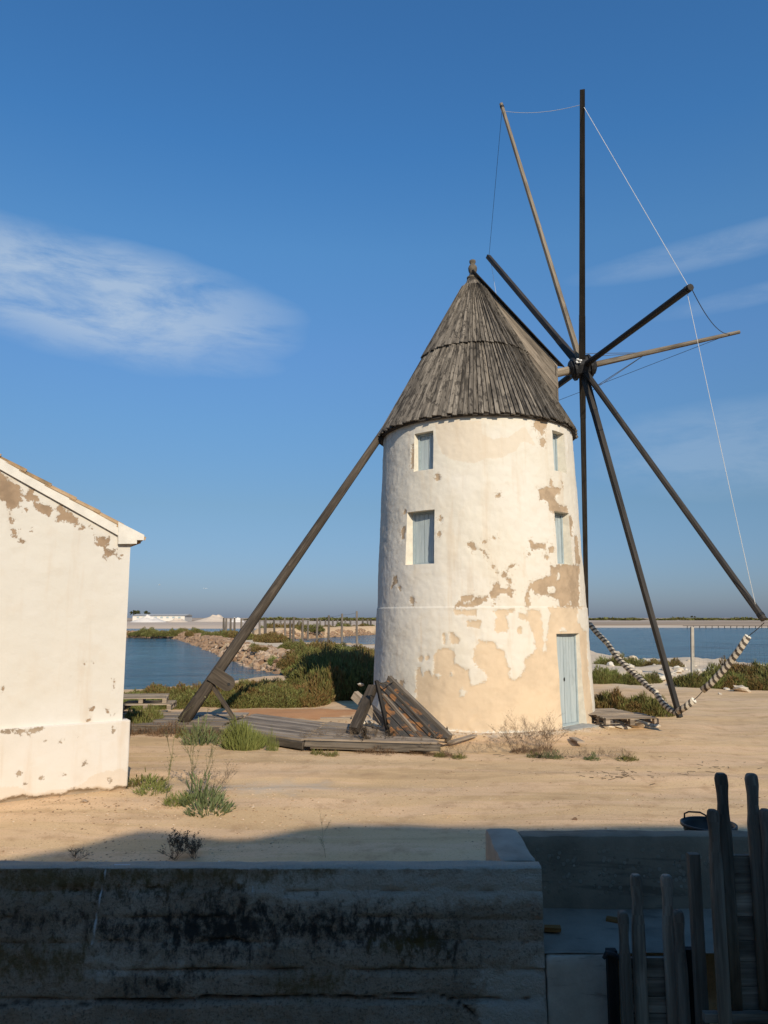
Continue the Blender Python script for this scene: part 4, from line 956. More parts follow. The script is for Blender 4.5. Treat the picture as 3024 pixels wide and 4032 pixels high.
m = MB(); m.box(((top[0].x+top[-1].x)/2, WY-4.3, .3+zmin/2), top[-1].x-top[0].x-.2, 7.4, zmin); m.build('body', M_SHADE_BLDG, shade_bldg)
for (wx, wd, y1, hh) in ((-13.5, 7, 3.5, 7.0), (17.5, 7, 2.0, 7.0)):  # unseen side blocks added to keep skylight off the foreground
    m = MB(); m.box((wx, (WY+y1)/2, .3+hh/2), wd, y1-WY-.2, hh); m.build('wing', M_SHADE_BLDG, shade_bldg)
for k in range(5):
    m = MB(); xx = top[0].x+3+k*5.5; m.box((xx, WY+.02, 2.4), 1.1, .1, 1.5); m.build('window', M_BLUED, shade_bldg)

# ------------------------------------------------------------------ black tub behind the wall, scraps on the paving
tub_c = at(2790, 3248, 8.02); tc0 = Vector((tub_c.x, 8.02, gz(tub_c.x, 8.02)))
tub = thing('rubber_tub', tc0, 'black rubber tub with a wire handle behind the low far wall', 'tub')
hz = at(2790, 3243, 8.02).z-tc0.z; m = MB(); m.lathe([(.19, 0), (.25, hz-.03), (.275, hz-.02), (.275, hz+.005), (.255, hz+.005), (.235, hz-.03), (.17, .02), (0, .02)], 36, tuple(tc0)); m.build('body', M_RUBBER, tub, True)
hc = tc0+Vector((-.06, .2, hz)); m = MB(); m.tube([hc+Vector((-.11, 0, -.02)), hc+Vector((-.105, 0, .05)), hc+Vector((-.06, 0, .068)), hc+Vector((.06, 0, .062)), hc+Vector((.12, 0, .03)), hc+Vector((.14, 0, -.02))], .009, 7); m.build('handle', M_RUBBER, tub, True)
def scrap(name, u, v, z, lx, ly, lz, rz, mat, label, cat):
    p = gnd(u, v, z); m = MB(); m.beam((-lx/2, 0, lz/2), (lx/2, 0, lz/2), ly, lz, jit=.004); o = m.build(name, mat); o.location = p; o.rotation_euler = (0, 0, rz); return tag(o, label, cat)
scrap('plank_offcut', 2176, 3665, -.25, .14, .075, .035, -.15, W_RUSTY, 'short orange-brown plank offcut beside the corner of the wall', 'plank')
scrap('plank_offcut', 2415, 3628, -.25, .12, .06, .03, -.45, W_RUSTY, 'short orange-brown plank offcut behind the leftmost stave', 'plank')
def rock_mesh(seed, mat, sub=1):
    import bmesh
    bm = bmesh.new(); bmesh.ops.create_icosphere(bm, subdivisions=sub+1 if sub < 2 else sub, radius=1.0); r = random.Random(seed)
    for v in bm.verts:
        v.co *= 1+r.uniform(-.24, .2); v.co.z *= .7
    for _ in range(3):
        n = Vector((r.uniform(-1, 1), r.uniform(-1, 1), r.uniform(-.2, 1))).normalized(); dd = r.uniform(.5, .75)
        for v in bm.verts:
            e = v.co.dot(n)-dd
            if e > 0: v.co -= n*e*.85
    me = bpy.data.meshes.new('rock'); bm.to_mesh(me); bm.free(); me.materials.append(mat); return me
def rockmat(name, cols):
    m = Mat(name, .92, .2); oi = m.node('ShaderNodeObjectInfo'); n = m.noise(m.coords('Object', (1, 1, 1), 31.0), 1.6, 5, .65)
    f = m.math('ADD', m.math('MULTIPLY', oi.outputs['Random'], .6), m.math('MULTIPLY', n, .4)); m.color(m.ramp(f, [(.15, cols[0]), (.45, cols[1]), (.8, cols[2])])); m.bump(n, .6, .06); return m.m
M_ROCK = rockmat('causeway_rock', [(.17, .10, .06), (.31, .205, .13), (.46, .35, .25)])
M_ROCKW = rockmat('white_bank_rock', [(.46, .38, .28), (.56, .49, .39), (.66, .60, .50)])
ROCKS = [rock_mesh(s, M_ROCK, 1) for s in range(7)]; ROCKW = [rock_mesh(s+20, M_ROCKW, 1) for s in range(6)]
def put_rock(meshes, p, s, parent=None, flat=1.0, sink=.3):
    o = bpy.data.objects.new('rock', random.choice(meshes)); COL.objects.link(o)
    o.location = p+Vector((0, 0, s*(.55*flat-sink))); o.scale = (s*random.uniform(.8, 1.3), s*random.uniform(.8, 1.2), s*flat*random.uniform(.8, 1.1)); o.rotation_euler = (random.uniform(-.4, .4), random.uniform(-.4, .4), random.uniform(0, 6.3))
    if parent is not None: attach(o, parent)
    return o
o = put_rock(ROCKW, gnd(2333, 3562, -.25), .052, None, .8, .05); o.name = 'stone'; tag(o, 'pale loose stone on the paving at the foot of the far wall', 'stone')

# ------------------------------------------------------------------ plank walkway round the mill
def walkway(corners, ztop, npl, label, loc, fascia=.13, mat=W_DECK):
    FL, FR, BR, BL = [Vector((*c, ztop)) for c in corners]
    w = thing('plank_walkway', loc, label, 'walkway', 'weathered plank walkway sections')
    for k in range(npl):
        f = (k+.5)/npl; a = FL.lerp(BL, f); b_ = FR.lerp(BR, f); wd = ((FL-BL).length+(FR-BR).length)/2/npl-.012
        dz = random.uniform(-.010, .010); e = (b_-a).normalized()*random.uniform(-.12, .06)
        q = MB(); q.beam(a-Vector((0, 0, .02+dz)), b_+e-Vector((0, 0, .02+random.uniform(-.012, .012))), wd, .035, up=(0, 0, 1)); q.build('plank', mat, w)
    q = MB(); d_ = (FR-FL).normalized(); q.beam(FL-Vector((0, .04, .045+fascia/2)), FR-Vector((0, .04, .045+fascia/2)), .06, fascia, jit=.012); q.build('edge_beam', W_DECKD, w)
    for k in range(4):
        f = .06+.88*k/3; a = FL.lerp(FR, f); b_ = BL.lerp(BR, f); q = MB(); q.beam(a.lerp(b_, .05)-Vector((0, 0, .045+fascia/2)), b_-Vector((0, 0, .045+fascia/2)), .07, fascia-.01); q.build('joist', W_DECKD, w)
    return w
W1 = walkway([(-7.2, 16.25), (-3.45, 16.1), (-3.2, 18.3), (-7.3, 18.6)], .20, 11, 'grey plank walkway section under the foot of the tail pole', (-5.3, 17.2, 0))
W2 = walkway([(-3.40, 15.92), (-1.52, 14.42), (-1.30, 16.7), (-3.1, 18.25)], .18, 11, 'grey plank walkway section between the tail pole and the leaning beam', (-2.3, 16.3, 0))
W3 = walkway([(-1.48, 14.36), (1.02, 13.85), (.75, 15.2), (-1.2, 16.6)], .21, 8, 'collapsing plank walkway section in front of the rusty leaning panel', (-.3, 15, 0), .10)
q = MB()
for k in range(5):
    a = Vector((-1.35+random.uniform(-.2, .2), 14.35+k*.08, .05+.03*k)); b_ = Vector((.6+random.uniform(-.3, .3), 13.95+k*.09, .05+.028*k))
    q = MB(); q.beam(a, b_, .12, .03, jit=.01); q.build('fallen_plank', W_DECKD, W3)
# broken boards by the tower foot
for i_, (u0, v0, u1, v1, lab) in enumerate(((1765, 2925, 1868, 2895, 'grey splintered plank lying at the tower foot beside the leaning panel'), (2255, 2905, 2288, 2922, 'small grey board lying below the door step'), (1262, 2828, 1385, 2828, 'thin dark plank lying across the middle walkway'))):
    a = gnd(u0, v0, .06 if i_ < 2 else .26); b_ = gnd(u1, v1, .1 if i_ < 2 else .27); q = MB(); q.beam(a, b_, .14 if i_ < 2 else .08, .03); tag(q.build('loose_plank', W_DECK), lab, 'plank')
# ------------------------------------------------------------------ rusty leaning panel and its props
pn = thing('timber_panel', (.6, 15.6, .1), 'rust-stained broken timber panel leaning against the foot of the tower', 'panel')
PA = at(1532, 2682, 15.75); PB = gnd(1768, 2912, .16); PC = gnd(1530, 2892, .22)
e1 = (PB-PA); e1n = e1.normalized(); nrm = (PB-PA).cross(PC-PA).normalized(); nrm = nrm if nrm.y < 0 else -nrm
e2 = nrm.cross(e1n); e2 = e2 if e2.z < 0 else -e2
P2 = lambda s, d: PA+e1n*s+e2*d
L1 = e1.length; dC = (PC-PA).dot(e2); sC = (PC-PA).dot(e1n); nb_ = 6
tri = [(0, 0), (L1, 0), (sC+.1, dC), (-.04, .25)]
for k in range(nb_):
    d0, d1 = dC*k/nb_, dC*(k+1)/nb_-.012
    p = clip(clip(tri, 0, d0, 0, 1), 0, d1, 0, -1)
    if len(p) < 3: continue
    q = MB(); q.prism([P2(s, dd)+nrm*random.uniform(-.004, .004) for s, dd in p], nrm*(.035+.012*(k % 2)))
    cuv = [(dd, s) for s, dd in p]; q.uv[-1] = cuv; q.uv[-2] = cuv[::-1]; q.build('board', M_RUST, pn)
q = MB(); q.beam(P2(-.05, -.03)+nrm*.03, P2(L1, -.03)+nrm*.03, .09, .12); q.build('rail', W_DECKD, pn)
q = MB(); q.beam(P2(.28, dC*.42)+nrm*.07, P2(L1*.74, dC*.50)+nrm*.07, .05, .05); q.build('batten', W_DECK, pn)
q = MB(); q.beam(P2(.1, dC*.16)+nrm*.07, P2(L1*.9, dC*.22)+nrm*.07, .04, .04); q.build('batten', W_DECKD, pn)
def prop(name, a, b_, w, mat, label, w1=None, cat='beam'):
    q = MB(); q.beam(a, b_, w, w, w1 or w, w1 or w, jit=.008); return tag(q.build(name, mat), label, cat)
prop('timber_beam', gnd(1392, 2878, .28), at(1468, 2708, 15.9), .17, W_TAIL, 'thick weathered beam leaning on the left of the rusty panel')
prop('wooden_stake', gnd(1530, 2885, .2), at(1482, 2680, 14.9), .065, W_GATED, 'thin dark stake standing in front of the rusty panel', None, 'stake')
prop('wooden_stake', at(1574, 2740, 15.7), at(1556, 2676, 15.7), .045, W_GATED, 'short bent dark stake behind the top of the rusty panel', None, 'stake')
prop('wooden_stake', gnd(1758, 2915, .05), at(1760, 2862, 14.6), .085, W_DECK, 'pointed pale stake at the lower right tip of the rusty panel', .02, 'stake')
prop('grey_board', at(1395, 2735, 16.3), at(1520, 2850, 15.9), .16, W_DECK, 'grey board lying behind the thick leaning beam', None, 'board')
q = MB(); a = at(1483, 2682, 14.9); b_ = at(1556, 2678, 15.7); q.tube([a+(b_-a)*k/10-Vector((0, 0, .06*4*(k/10)*(1-k/10))) for k in range(11)], .012, 6); tag(q.build('rope', W_DECKD), 'slack dark rope strung between the two stakes above the rusty panel', 'rope')
for i_, (u, v) in enumerate(((1430, 2848), (1455, 2850), (1422, 2700))):
    o = put_rock(ROCKW, gnd(u, v, .26) if i_ < 2 else at(u, v, 19.5), .10, None, .5, .0); o.name = 'plaster_lump'; tag(o, ('white plaster lump on the walkway left of the dark stake', 'white plaster lump behind the thin dark stake', 'white plaster lump in the shade left of the tower')[i_], 'rubble')

# ------------------------------------------------------------------ pallets
def pallet(loc, rz, mat, label, tilt=(0, 0)):
    t = thing('pallet', (0, 0, 0), label, 'pallet', 'wooden pallets')
    for k in range(6):
        q = MB(); y = -.4+.16*k; q.beam((-.6, y, .135), (.6+random.uniform(-.05, .02), y+random.uniform(-.01, .01), .135), .105, .02); o = q.build('slat', mat); o.parent = t
    for x in (-.55, 0, .55):
        q = MB(); q.beam((x, -.45, .112), (x, .45, .112), .1, .022); o = q.build('stringer', mat); o.parent = t
        q = MB(); q.beam((x, -.45, .011), (x, .45, .011), .1, .02); o = q.build('bottom_slat', mat); o.parent = t
        for y in (-.39, 0, .39):
            q = MB(); q.beam((x, y-.06, .061), (x, y+.06, .061), .1, .078); o = q.build('block', mat); o.parent = t
    t.location = loc; t.rotation_euler = (tilt[0], tilt[1], rz); WORLD[t.name] = Vector(loc); return t
pl0 = gnd(570, 2795, .25)
pallet(pl0+Vector((0, .3, 0)), .12, W_PALLET, 'lower pallet of the pair beside the white house'); pallet(pl0+Vector((-.18, .35, .15)), .22, W_PALLET, 'upper pallet of the pair beside the white house', (.02, .01))
for i_, (u, v, rz, z, lab) in enumerate(((2492, 2850, .10, .14, 'grey pallet right of the mill door, nearer the hanging striped rolls'), (2395, 2832, .2, .16, 'grey pallet right of the mill door, next to the tower wall'))):
    p = gnd(u, v, z); pallet(p+Vector((-.1, .3, 0)), rz, W_DECK, lab)
for i_, (u, v, s) in enumerate(((2520, 2868, .30), (2405, 2868, .26), (2590, 2866, .16), (2460, 2872, .2))):
    o = put_rock(ROCKW, surf(u, v)+Vector((0, .25, 0)), s, None, .5, .1); o.name = 'stone'
    tag(o, ('broad pale stone under the right end of the grey pallet', 'pale stone under the left end of the grey pallets', 'flat orange stone lying right of the grey pallet', 'pale stone under the middle of the grey pallets')[i_], 'stone')

# ------------------------------------------------------------------ striped rolls hanging between the spar tips
def stripemat():
    m = Mat('striped_sailcloth', .8, .25); tc = m.node('ShaderNodeTexCoord'); s = m.node('ShaderNodeSeparateXYZ'); m.L.new(tc.outputs['UV'], s.inputs[0])
    w = m.math('FRACT', m.math('ADD', m.math('DIVIDE', s.outputs[1], .125), m.math('DIVIDE', s.outputs[0], .47)))
    n = m.noise(m.coords('Object'), 30, 3, .6)
    k = m.step(m.math('ADD', w, m.math('MULTIPLY', m.math('SUBTRACT', n, .5), .08)), .52, .57)
    m.color(m.mix(k, (.46, .40, .315), (.075, .062, .05))); m.bump(m.math('ABSOLUTE', m.math('SUBTRACT', w, .5)), .3, .03); return m.m
M_STRIPE = stripemat(); M_FOAM = plain('cream_foam_end', (.72, .67, .56), .9, .06)
def gY(u): return 19.2+(16.1-19.2)*(u-2320)/(2665-2320) if u < 2666 else 16.0+(14.7-16.0)*(u-2666)/(2985-2666)
def roll_run(label, segs, ends, anchor):
    g = thing('striped_roll', anchor, label, 'sail roll', 'striped rolls slung between spar tips')
    for s in segs:
        pts = [at(u, v, gY(u)) for u, v in s]
        q = MB(); q.tube(pts, .066, 14); r = q.build('roll', M_STRIPE, g, True)
        for p, d_ in ((pts[0], pts[0]-pts[1]), (pts[-1], pts[-1]-pts[-2])):
            d_ = d_.normalized(); c = MB(); c.tube([p-d_*.004, p+d_*.006], .064, 14); c.build('end_disc', M_FOAM, r)
    for a, b_ in ends:
        q = MB(); q.tube([a, (a+b_)/2-Vector((0, 0, .01)), b_], .008, 6); q.build('cord', M_WIRE, g)
    return g
GP = lambda u, v: at(u, v, gY(u))
roll_run('long sagging run of striped rolls between the tower and the lowest spar tip', [[(2322, 2458), (2350, 2492), (2391, 2533)], [(2394, 2537), (2425, 2582), (2470, 2630), (2508, 2662)], [(2511, 2664), (2545, 2698), (2584, 2727)], [(2587, 2735), (2610, 2768), (2640, 2795), (2664, 2807)]], [(GP(2322, 2458), TIP['F'])], GP(2664, 2807))
roll_run('short striped roll hooked beside the lowest spar tip', [[(2668, 2802), (2700, 2783), (2732, 2757)]], [(GP(2732, 2757), GP(2768, 2720))], GP(2668, 2802))
roll_run('thick striped roll slanting up to the right-hand spar tip', [[(2767, 2718), (2800, 2690), (2860, 2625), (2910, 2560), (2945, 2506)]], [(GP(2945, 2506), TIP['H']-Vector((0, 0, .06)))], GP(2767, 2718))

# ------------------------------------------------------------------ fence posts on the causeway
POSTS = [(1518, 160, 375), (1430, 175, 355), (1350, 185, 345), (1282, 200, 350), (1195, 200, 370), (1140, 195, 345), (1090, 200, 330), (1025, 208, 340), (972, 198, 325), (940, 205, 330), (900, 210, 315), (828, 205, 300), (790, 200, 305), (765, 203, 300), (740, 203, 295), (727, 200, 290), (1225, 215, 300), (1175, 215, 270), (1122, 212, 300), (1300, 212, 265), (1328, 212, 262), (1375, 212, 258), (1402, 210, 250), (1450, 212, 255), (1480, 212, 262), (1550, 208, 258), (1580, 208, 255), (1600, 210, 262), (968, 215, 300), (1060, 215, 285)]
ptops = []
for k, (x, t, b_) in enumerate(POSTS):
    u = 400+x/1.508; vb = 2300+b_/1.508; vt = 2300+t/1.508; p = gnd(u, vb, .2); p = gnd(u, vb, gz(p.x, p.y)) if gz(p.x, p.y) > WATER_Z else p
    z0 = gz(p.x, p.y)-.3; tp_ = at(u+random.uniform(-2, 2), vt, p.y); r = max(.06, 5.6*p.y/FPX*(.85 if k < 6 else .75))
    m = MB(); m.tube([Vector((p.x, p.y, z0)), (Vector((p.x, p.y, z0))+tp_)/2+Vector((random.uniform(-.04, .04), 0, 0)), tp_], [r*1.1, r, r*.85], 7)
    o = m.build('fence_post', W_POST); ptops.append((k, tp_))
    lab = ('tall grey fence post on the causeway, nearest the tower' if k == 0 else 'second tall grey fence post left of the tower on the causeway' if k == 1 else 'third tall grey fence post left of the tower on the causeway' if k == 2 else 'fourth tall grey fence post left of the tower on the causeway' if k == 3 else ['fifth', 'sixth', 'seventh', 'eighth', 'ninth', 'tenth', 'eleventh', 'twelfth', 'thirteenth', 'fourteenth', 'fifteenth', 'sixteenth'][k-4]+' grey fence post left of the tower, beside the causeway path' if k < 16 else 'small distant wooden post in the far fence line across the pool')
    tag(o, lab, 'fence post', None if k < 4 else 'posts beside the causeway path' if k < 16 else 'posts in the far fence line')
fw = thing('fence_wire', ptops[3][1], 'thin wire strung between the tall posts on the causeway', 'wire')
for a, b_ in ((0, 1), (1, 2), (2, 3), (3, 4)):
    for f in (.05, .35):
        pa_, pb2 = ptops[a][1]-Vector((0, 0, 2.4*f)), ptops[b_][1]-Vector((0, 0, 2.4*f)); q = MB(); q.tube([pa_, (pa_+pb2)/2-Vector((0, 0, .05)), pb2], .008, 4); q.build('strand', M_WIRE, fw)

# ------------------------------------------------------------------ rocks along the banks
shore = [(-5.2, 39), (-10.4, 52), (-13.9, 63), (-22.5, 88), (-30.8, 110), (-38, 111.4), (-52, 111.7)]
def along(line, n):
    L_ = [math.dist(a, b_) for a, b_ in zip(line[:-1], line[1:])]; tot = sum(L_); out_ = []
    for _ in range(n):
        t = random.random()**1.15*tot; i = 0
        while t > L_[i] and i < len(L_)-1: t -= L_[i]; i += 1
        a, b_ = line[i], line[i+1]; f = t/L_[i]; d_ = ((b_[0]-a[0])/L_[i], (b_[1]-a[1])/L_[i]); out_.append((a[0]+(b_[0]-a[0])*f, a[1]+(b_[1]-a[1])*f, d_))
    return out_
spots = []
for x, y, d_ in along(shore, 1500):
    off = random.uniform(-.5, 2.1); spots.append((x+d_[1]*off, y-d_[0]*off, random.uniform(.09, .25)*(1+.004*y)))
for x, y, d_ in along([(-15.5, 100), (-10, 108), (-2, 131)], 140):
    off = random.uniform(-.3, 1.6); spots.append((x-d_[1]*off, y+d_[0]*off, random.uniform(.2, .5)))
spots.sort(key=lambda s: -s[2]/s[1])
for x, y, s in spots[:285]: put_rock(ROCKS, on(x, y), s, ground)
def joined(name, meshes, spots_, mat, parent=None, flat=1.0):
    vv = []; ff = []; off = 0; arrs = [(np.array([v.co[:] for v in me.vertices]), np.array([p.vertices[:] for p in me.polygons])) for me in meshes]
    for x, y, s in spots_:
        a, f = random.choice(arrs); r = random.uniform(0, 6.3); c, sn = math.cos(r), math.sin(r)
        q = a*np.array([s*random.uniform(.8, 1.3), s, s*flat]); q = np.stack([q[:, 0]*c-q[:, 1]*sn+x, q[:, 0]*sn+q[:, 1]*c+y, q[:, 2]+gz(x, y)+s*.15], -1)
        vv.append(q); ff.append(f+off); off += len(q)
    o = link(name, grid_mesh(name, np.vstack(vv), np.vstack(ff), mat, None, False), parent); return tag(o, kind='stuff')
o = joined('bank_rocks', ROCKS, spots[285:], M_ROCK); tag(o, 'small rocks along the causeway banks')
wr = []
for k in range(70):
    u = random.uniform(2350, 2960); v = 2600+abs(random.gauss(0, 1))*38+max(0, (u-2500))*.1; p = surf(u, v)
    if p.y < 60 and gz(p.x, p.y) > -.3: wr.append((p.x, p.y, random.uniform(.08, .3)*p.y/34))
for (u, v, s) in ((2500, 2690, .62), (2598, 2692, .36), (2640, 2690, .34), (2560, 2688, .3), (2920, 2722, .34), (2430, 2600, .5), (2565, 2625, .55), (2690, 2685, .35), (2760, 2690, .28), (2860, 2716, .12)):
    p = surf(u, v); wr.append((p.x, p.y, s))
for x, y, s in wr: put_rock(ROCKW, on(x, y), s*.8, ground, .8, .2)
pebs = []
for k in range(9500):
    v = 2880+random.random()**1.6*560; u = random.uniform(-100, 3100); p = gnd(u, v); x, y = p.x, p.y
    if y > 7.7 or (x < .9 and y > 6.8):
        if math.hypot(x-CX, y-CY) > 2.75 and float(vnoise(np.array([x*.9]), np.array([y*.9]))[0]) > -.12: pebs.append((x, y, random.choice((.005, .006, .007, .008, .010, .014))*random.uniform(.6, 1.2)))
for k in range(700):
    a = random.uniform(-1.7, 1.9); r = 2.75+abs(random.gauss(0, .35)); pebs.append((CX+r*math.sin(a), CY-r*math.cos(a), random.uniform(.008, .035)))
for k in range(500): pebs.append((-2.9+random.gauss(0, 1.2), 10.1+random.gauss(0, .5), random.uniform(.006, .02)))
PEB = [rock_mesh(60+s, M_ROCKW, 0) for s in range(4)]
tag(joined('pebbles', PEB, pebs, leafmat('pebble', [(.15, (.16, .10, .06)), (.4, (.33, .22, .13)), (.62, (.52, .38, .24)), (.9, (.66, .56, .44))]), None, .6), 'small pale pebbles scattered over the sandy ground')
for i_, (u, v, s) in enumerate(((335, 3158, .045), (2265, 3228, .035))):
    o = put_rock(ROCKS, surf(u, v), s, None, .7, .1); o.name = 'stone'; tag(o, ('grey stone lying by the foot of the house plinth', 'small stone lying on the track near the shade edge')[i_], 'stone')

m = MB()
for k in range(80):
    c = random.choice(((2480, 3052, 120, 12), (2480, 3052, 120, 12), (2380, 3060, 60, 8), (2150, 2985, 260, 10), (2850, 3020, 140, 14)))
    p = surf(c[0]+random.gauss(0, c[2]), c[1]+random.gauss(0, c[3])); a = random.uniform(0, 6.3); L_ = random.uniform(.03, .16)
    if math.hypot(p.x-CX, p.y-CY) > 2.8 and p.y > 7.8: m.beam(p+Vector((0, 0, .008)), p+Vector((math.cos(a)*L_, math.sin(a)*L_, .012)), .005, .005)
tag(m.build('twig_litter', L_DARK), 'dark twigs littering the sandy track', None, None, 'stuff')
# ------------------------------------------------------------------ plants
def tuft_mesh(seed, mat, n, rx, h, bl, bw, up=.8, dome=True, noise=.4):
    r = np.random.default_rng(seed); a = r.uniform(0, 2*np.pi, n); q = np.sqrt(r.random(n))*rx
    x, y = q*np.cos(a), q*np.sin(a)
    hh = h*np.sqrt(np.clip(1-(q/rx)**2*.8, .05, 1))*(1+noise*2*fbm(x/rx*2.2+seed, y/rx*2.2+3, 3)) if dome else np.full(n, h)
    z = hh*(r.random(n)**.55)*.95
    lean = np.stack([x/rx*(1-up)*1.2+r.normal(0, .28, n), y/rx*(1-up)*1.2+r.normal(0, .28, n), np.full(n, 1.0)], -1); lean /= np.linalg.norm(lean, axis=1)[:, None]
    l = bl*r.uniform(.6, 1.3, n); w = bw*r.uniform(.7, 1.3, n); t = r.uniform(0, 2*np.pi, n); sd_ = np.stack([np.cos(t), np.sin(t), np.zeros(n)], -1)
    b0 = np.stack([x, y, np.maximum(0, z-l*.6)], -1); mid_ = b0+lean*l[:, None]*.5; tip = b0+lean*l[:, None]+np.stack([np.zeros(n), np.zeros(n), -.06*l], -1)
    V_ = np.stack([b0-sd_*w[:, None]*.35, b0+sd_*w[:, None]*.35, mid_+sd_*w[:, None]*.5, tip, mid_-sd_*w[:, None]*.5], 1).reshape(-1, 3)
    F_ = (np.arange(n)*5)[:, None]+np.array([0, 1, 2, 3, 4])[None]
    return grid_mesh('shrub', V_, F_, mat, None, False)
SH = [tuft_mesh(s, L_SHRUB, 2600, .6, .6, .15, .022, .75) for s in (1, 2, 3, 4)]
SB = [tuft_mesh(s, L_BROWN, 2600, .6, .6, .14, .022, .75) for s in (5, 6, 7)]
SG = [tuft_mesh(s, L_GREEN, 1700, .5, .5, .28, .016, .6) for s in (8, 9)]
ST_ = [tuft_mesh(s, L_TEAL, 1300, .4, .4, .13, .022, .5) for s in (10, 11)]
SPH = [tuft_mesh(s, L_SHRUB, 230, .5, .42, .26, .034, .35, True, .8) for s in (41, 42, 43)]
SPT = [tuft_mesh(s, L_TEAL, 300, .5, .42, .22, .036, .3, True, .8) for s in (44, 45)]
SPG = [tuft_mesh(s, L_GREEN, 260, .45, .5, .34, .022, .45, True, .7) for s in (46, 47)]
SD_ = [tuft_mesh(s, L_DRY, 700, .5, .35, .16, .008, .4) for s in (12, 13)]
L_DRYR = leafmat('matted_dry_weed', [(.1, (.07, .04, .025)), (.5, (.15, .09, .05)), (.9, (.26, .18, .11))])
SDR = [tuft_mesh(s, L_DRYR, 900, .5, .36, .15, .011, .4, True, .7) for s in (31, 32, 33)]
def shrub(meshes, p, s, hs, label, group=None, name='shrub', cat='shrub'):
    o = bpy.data.objects.new(name, random.choice(meshes)); COL.objects.link(o); o.location = p-Vector((0, 0, .03)); o.rotation_euler = (0, 0, random.uniform(0, 6.3)); o.scale = (s*random.uniform(.9, 1.15), s*random.uniform(.9, 1.15), hs)
    return tag(o, label, cat, group)
ORD = ['first', 'second', 'third', 'fourth', 'fifth', 'sixth', 'seventh', 'eighth', 'ninth', 'tenth', 'eleventh', 'twelfth', 'thirteenth', 'fourteenth', 'fifteenth', 'sixteenth', 'seventeenth', 'eighteenth', 'nineteenth', 'twentieth']
def row(u0, u1, v0, v1, n, s, h, kinds, label, group, jv=6):
    for k in range(n):
        f = (k+.5)/n; u = u0+(u1-u0)*f+random.uniform(-8, 8); v = v0+(v1-v0)*f+random.uniform(-jv, jv); p = surf(u, v)
        if gz(p.x, p.y) < WATER_Z+.04: p = gnd(u, v, -.2)
        shrub(random.choice(kinds), p, s*random.uniform(.75, 1.3), h*random.uniform(.7, 1.25), ORD[k]+' from left: '+label, group)
row(525, 870, 2792, 2770, 11, .9, .6, [SH, SG], 'green saltbush in the front row between house and tail pole', 'bushes on the left shore')
row(560, 880, 2772, 2764, 9, 1.0, .7, [SH, SH, SB], 'green saltbush in the rear row between house and tail pole', 'bushes on the left shore')
row(870, 1250, 2782, 2774, 12, .9, .62, [SH, SB, SH], 'olive saltbush in the front row of the hedge behind the red patch', 'hedge of saltbush by the bare red patch', 5)
row(890, 1255, 2762, 2756, 12, 1.0, .72, [SB, SH, SB], 'olive saltbush in the rear row of the hedge behind the red patch', 'hedge of saltbush by the bare red patch', 6)
row(540, 1240, 2756, 2738, 16, 1.0, .62, [SH, SB, SG], 'olive saltbush at the water edge behind the tail pole', 'bushes at the left water edge', 4)
row(890, 1190, 2730, 2706, 9, .9, .55, [SB, SH], 'low bush on the narrow beach behind the hedge', 'low bushes on the narrow beach', 3)
row(1275, 1460, 2748, 2748, 7, 1.2, 1.3, [SH, SB], 'dark bush in the tower shadow, nearest the walkway', 'bushes shaded by the tower')
row(1255, 1465, 2722, 2722, 8, 1.3, 1.45, [SH, SH, SB], 'dark bush in the tower shadow, second row back', 'bushes shaded by the tower', 10)
row(1225, 1465, 2685, 2692, 9, 1.5, 1.5, [SH, SH, SB], 'dark bush in the tower shadow, third row back', 'bushes shaded by the tower', 10)
row(1205, 1465, 2645, 2645, 9, 1.5, 1.35, [SH, SB, SH], 'green bush on the causeway behind the tower shadow', 'bushes on the near end of the causeway', 8)
row(985, 1215, 2560, 2660, 14, 1.1, .9, [SH, SB, SG], 'green bush on the rocky slope of the causeway', 'bushes on the causeway slope', 14)
row(1200, 1465, 2596, 2590, 9, 1.8, 1.3, [SB, SH], 'brown bush beside the pool, row nearer the tower', 'bushes beside the pool', 8)
row(1120, 1300, 2562, 2572, 8, 1.2, .9, [SH, SB], 'brown bush beside the pool, row nearer the fence posts', 'bushes beside the pool', 6)
row(690, 1120, 2494, 2530, 18, 1.6, 1.3, [SB, SH], 'small brown bush along the causeway path', 'bushes along the causeway path', 6)
row(500, 760, 2502, 2504, 9, 2.4, 1.6, [SH, SB], 'distant bush on the rock dike behind the house', 'bushes on the far dike', 3)
row(1045, 1465, 2494, 2478, 20, 3.0, 2.4, [SB, SH], 'distant brown bush on the dike across the pool', 'bushes on the dike across the pool', 5)
row(502, 600, 2872, 2868, 5, .6, .65, [SH, SG], 'low green bush at the corner of the house plinth', 'bushes at the house corner', 5)
row(2338, 2425, 2692, 2690, 4, .8, .95, [SH, SG], 'green bush on the bank right of the tower', 'bushes on the right bank beside the tower', 3)
row(2375, 2500, 2632, 2632, 5, 1.2, .95, [SG, SH], 'green bush at the water edge right of the tower', 'bushes at the right water edge', 4)
row(2455, 2580, 2692, 2690, 5, .8, .6, [SH, SG], 'low green bush behind the striped rolls', 'low bushes behind the striped rolls', 3)
row(2690, 3040, 2700, 2715, 11, .9, .8, [SH, SG, SB], 'green bush along the wire fence on the right', 'bushes along the wire fence', 4)
row(2820, 3040, 2680, 2694, 6, 1.1, 1.15, [SB, SH], 'taller brown bush behind the wire fence', 'tall bushes behind the wire fence', 4)
row(2560, 2660, 2642, 2642, 3, 1.3, .9, [SH, SB], 'small bush between the sandy bank and the right water', 'small bushes by the right water', 3)
row(2350, 2480, 2802, 2808, 5, .7, .85, [SB, SB, SH], 'tall rusty bush behind the grey pallets beside the tower', 'brown bushes behind the pallets', 3)
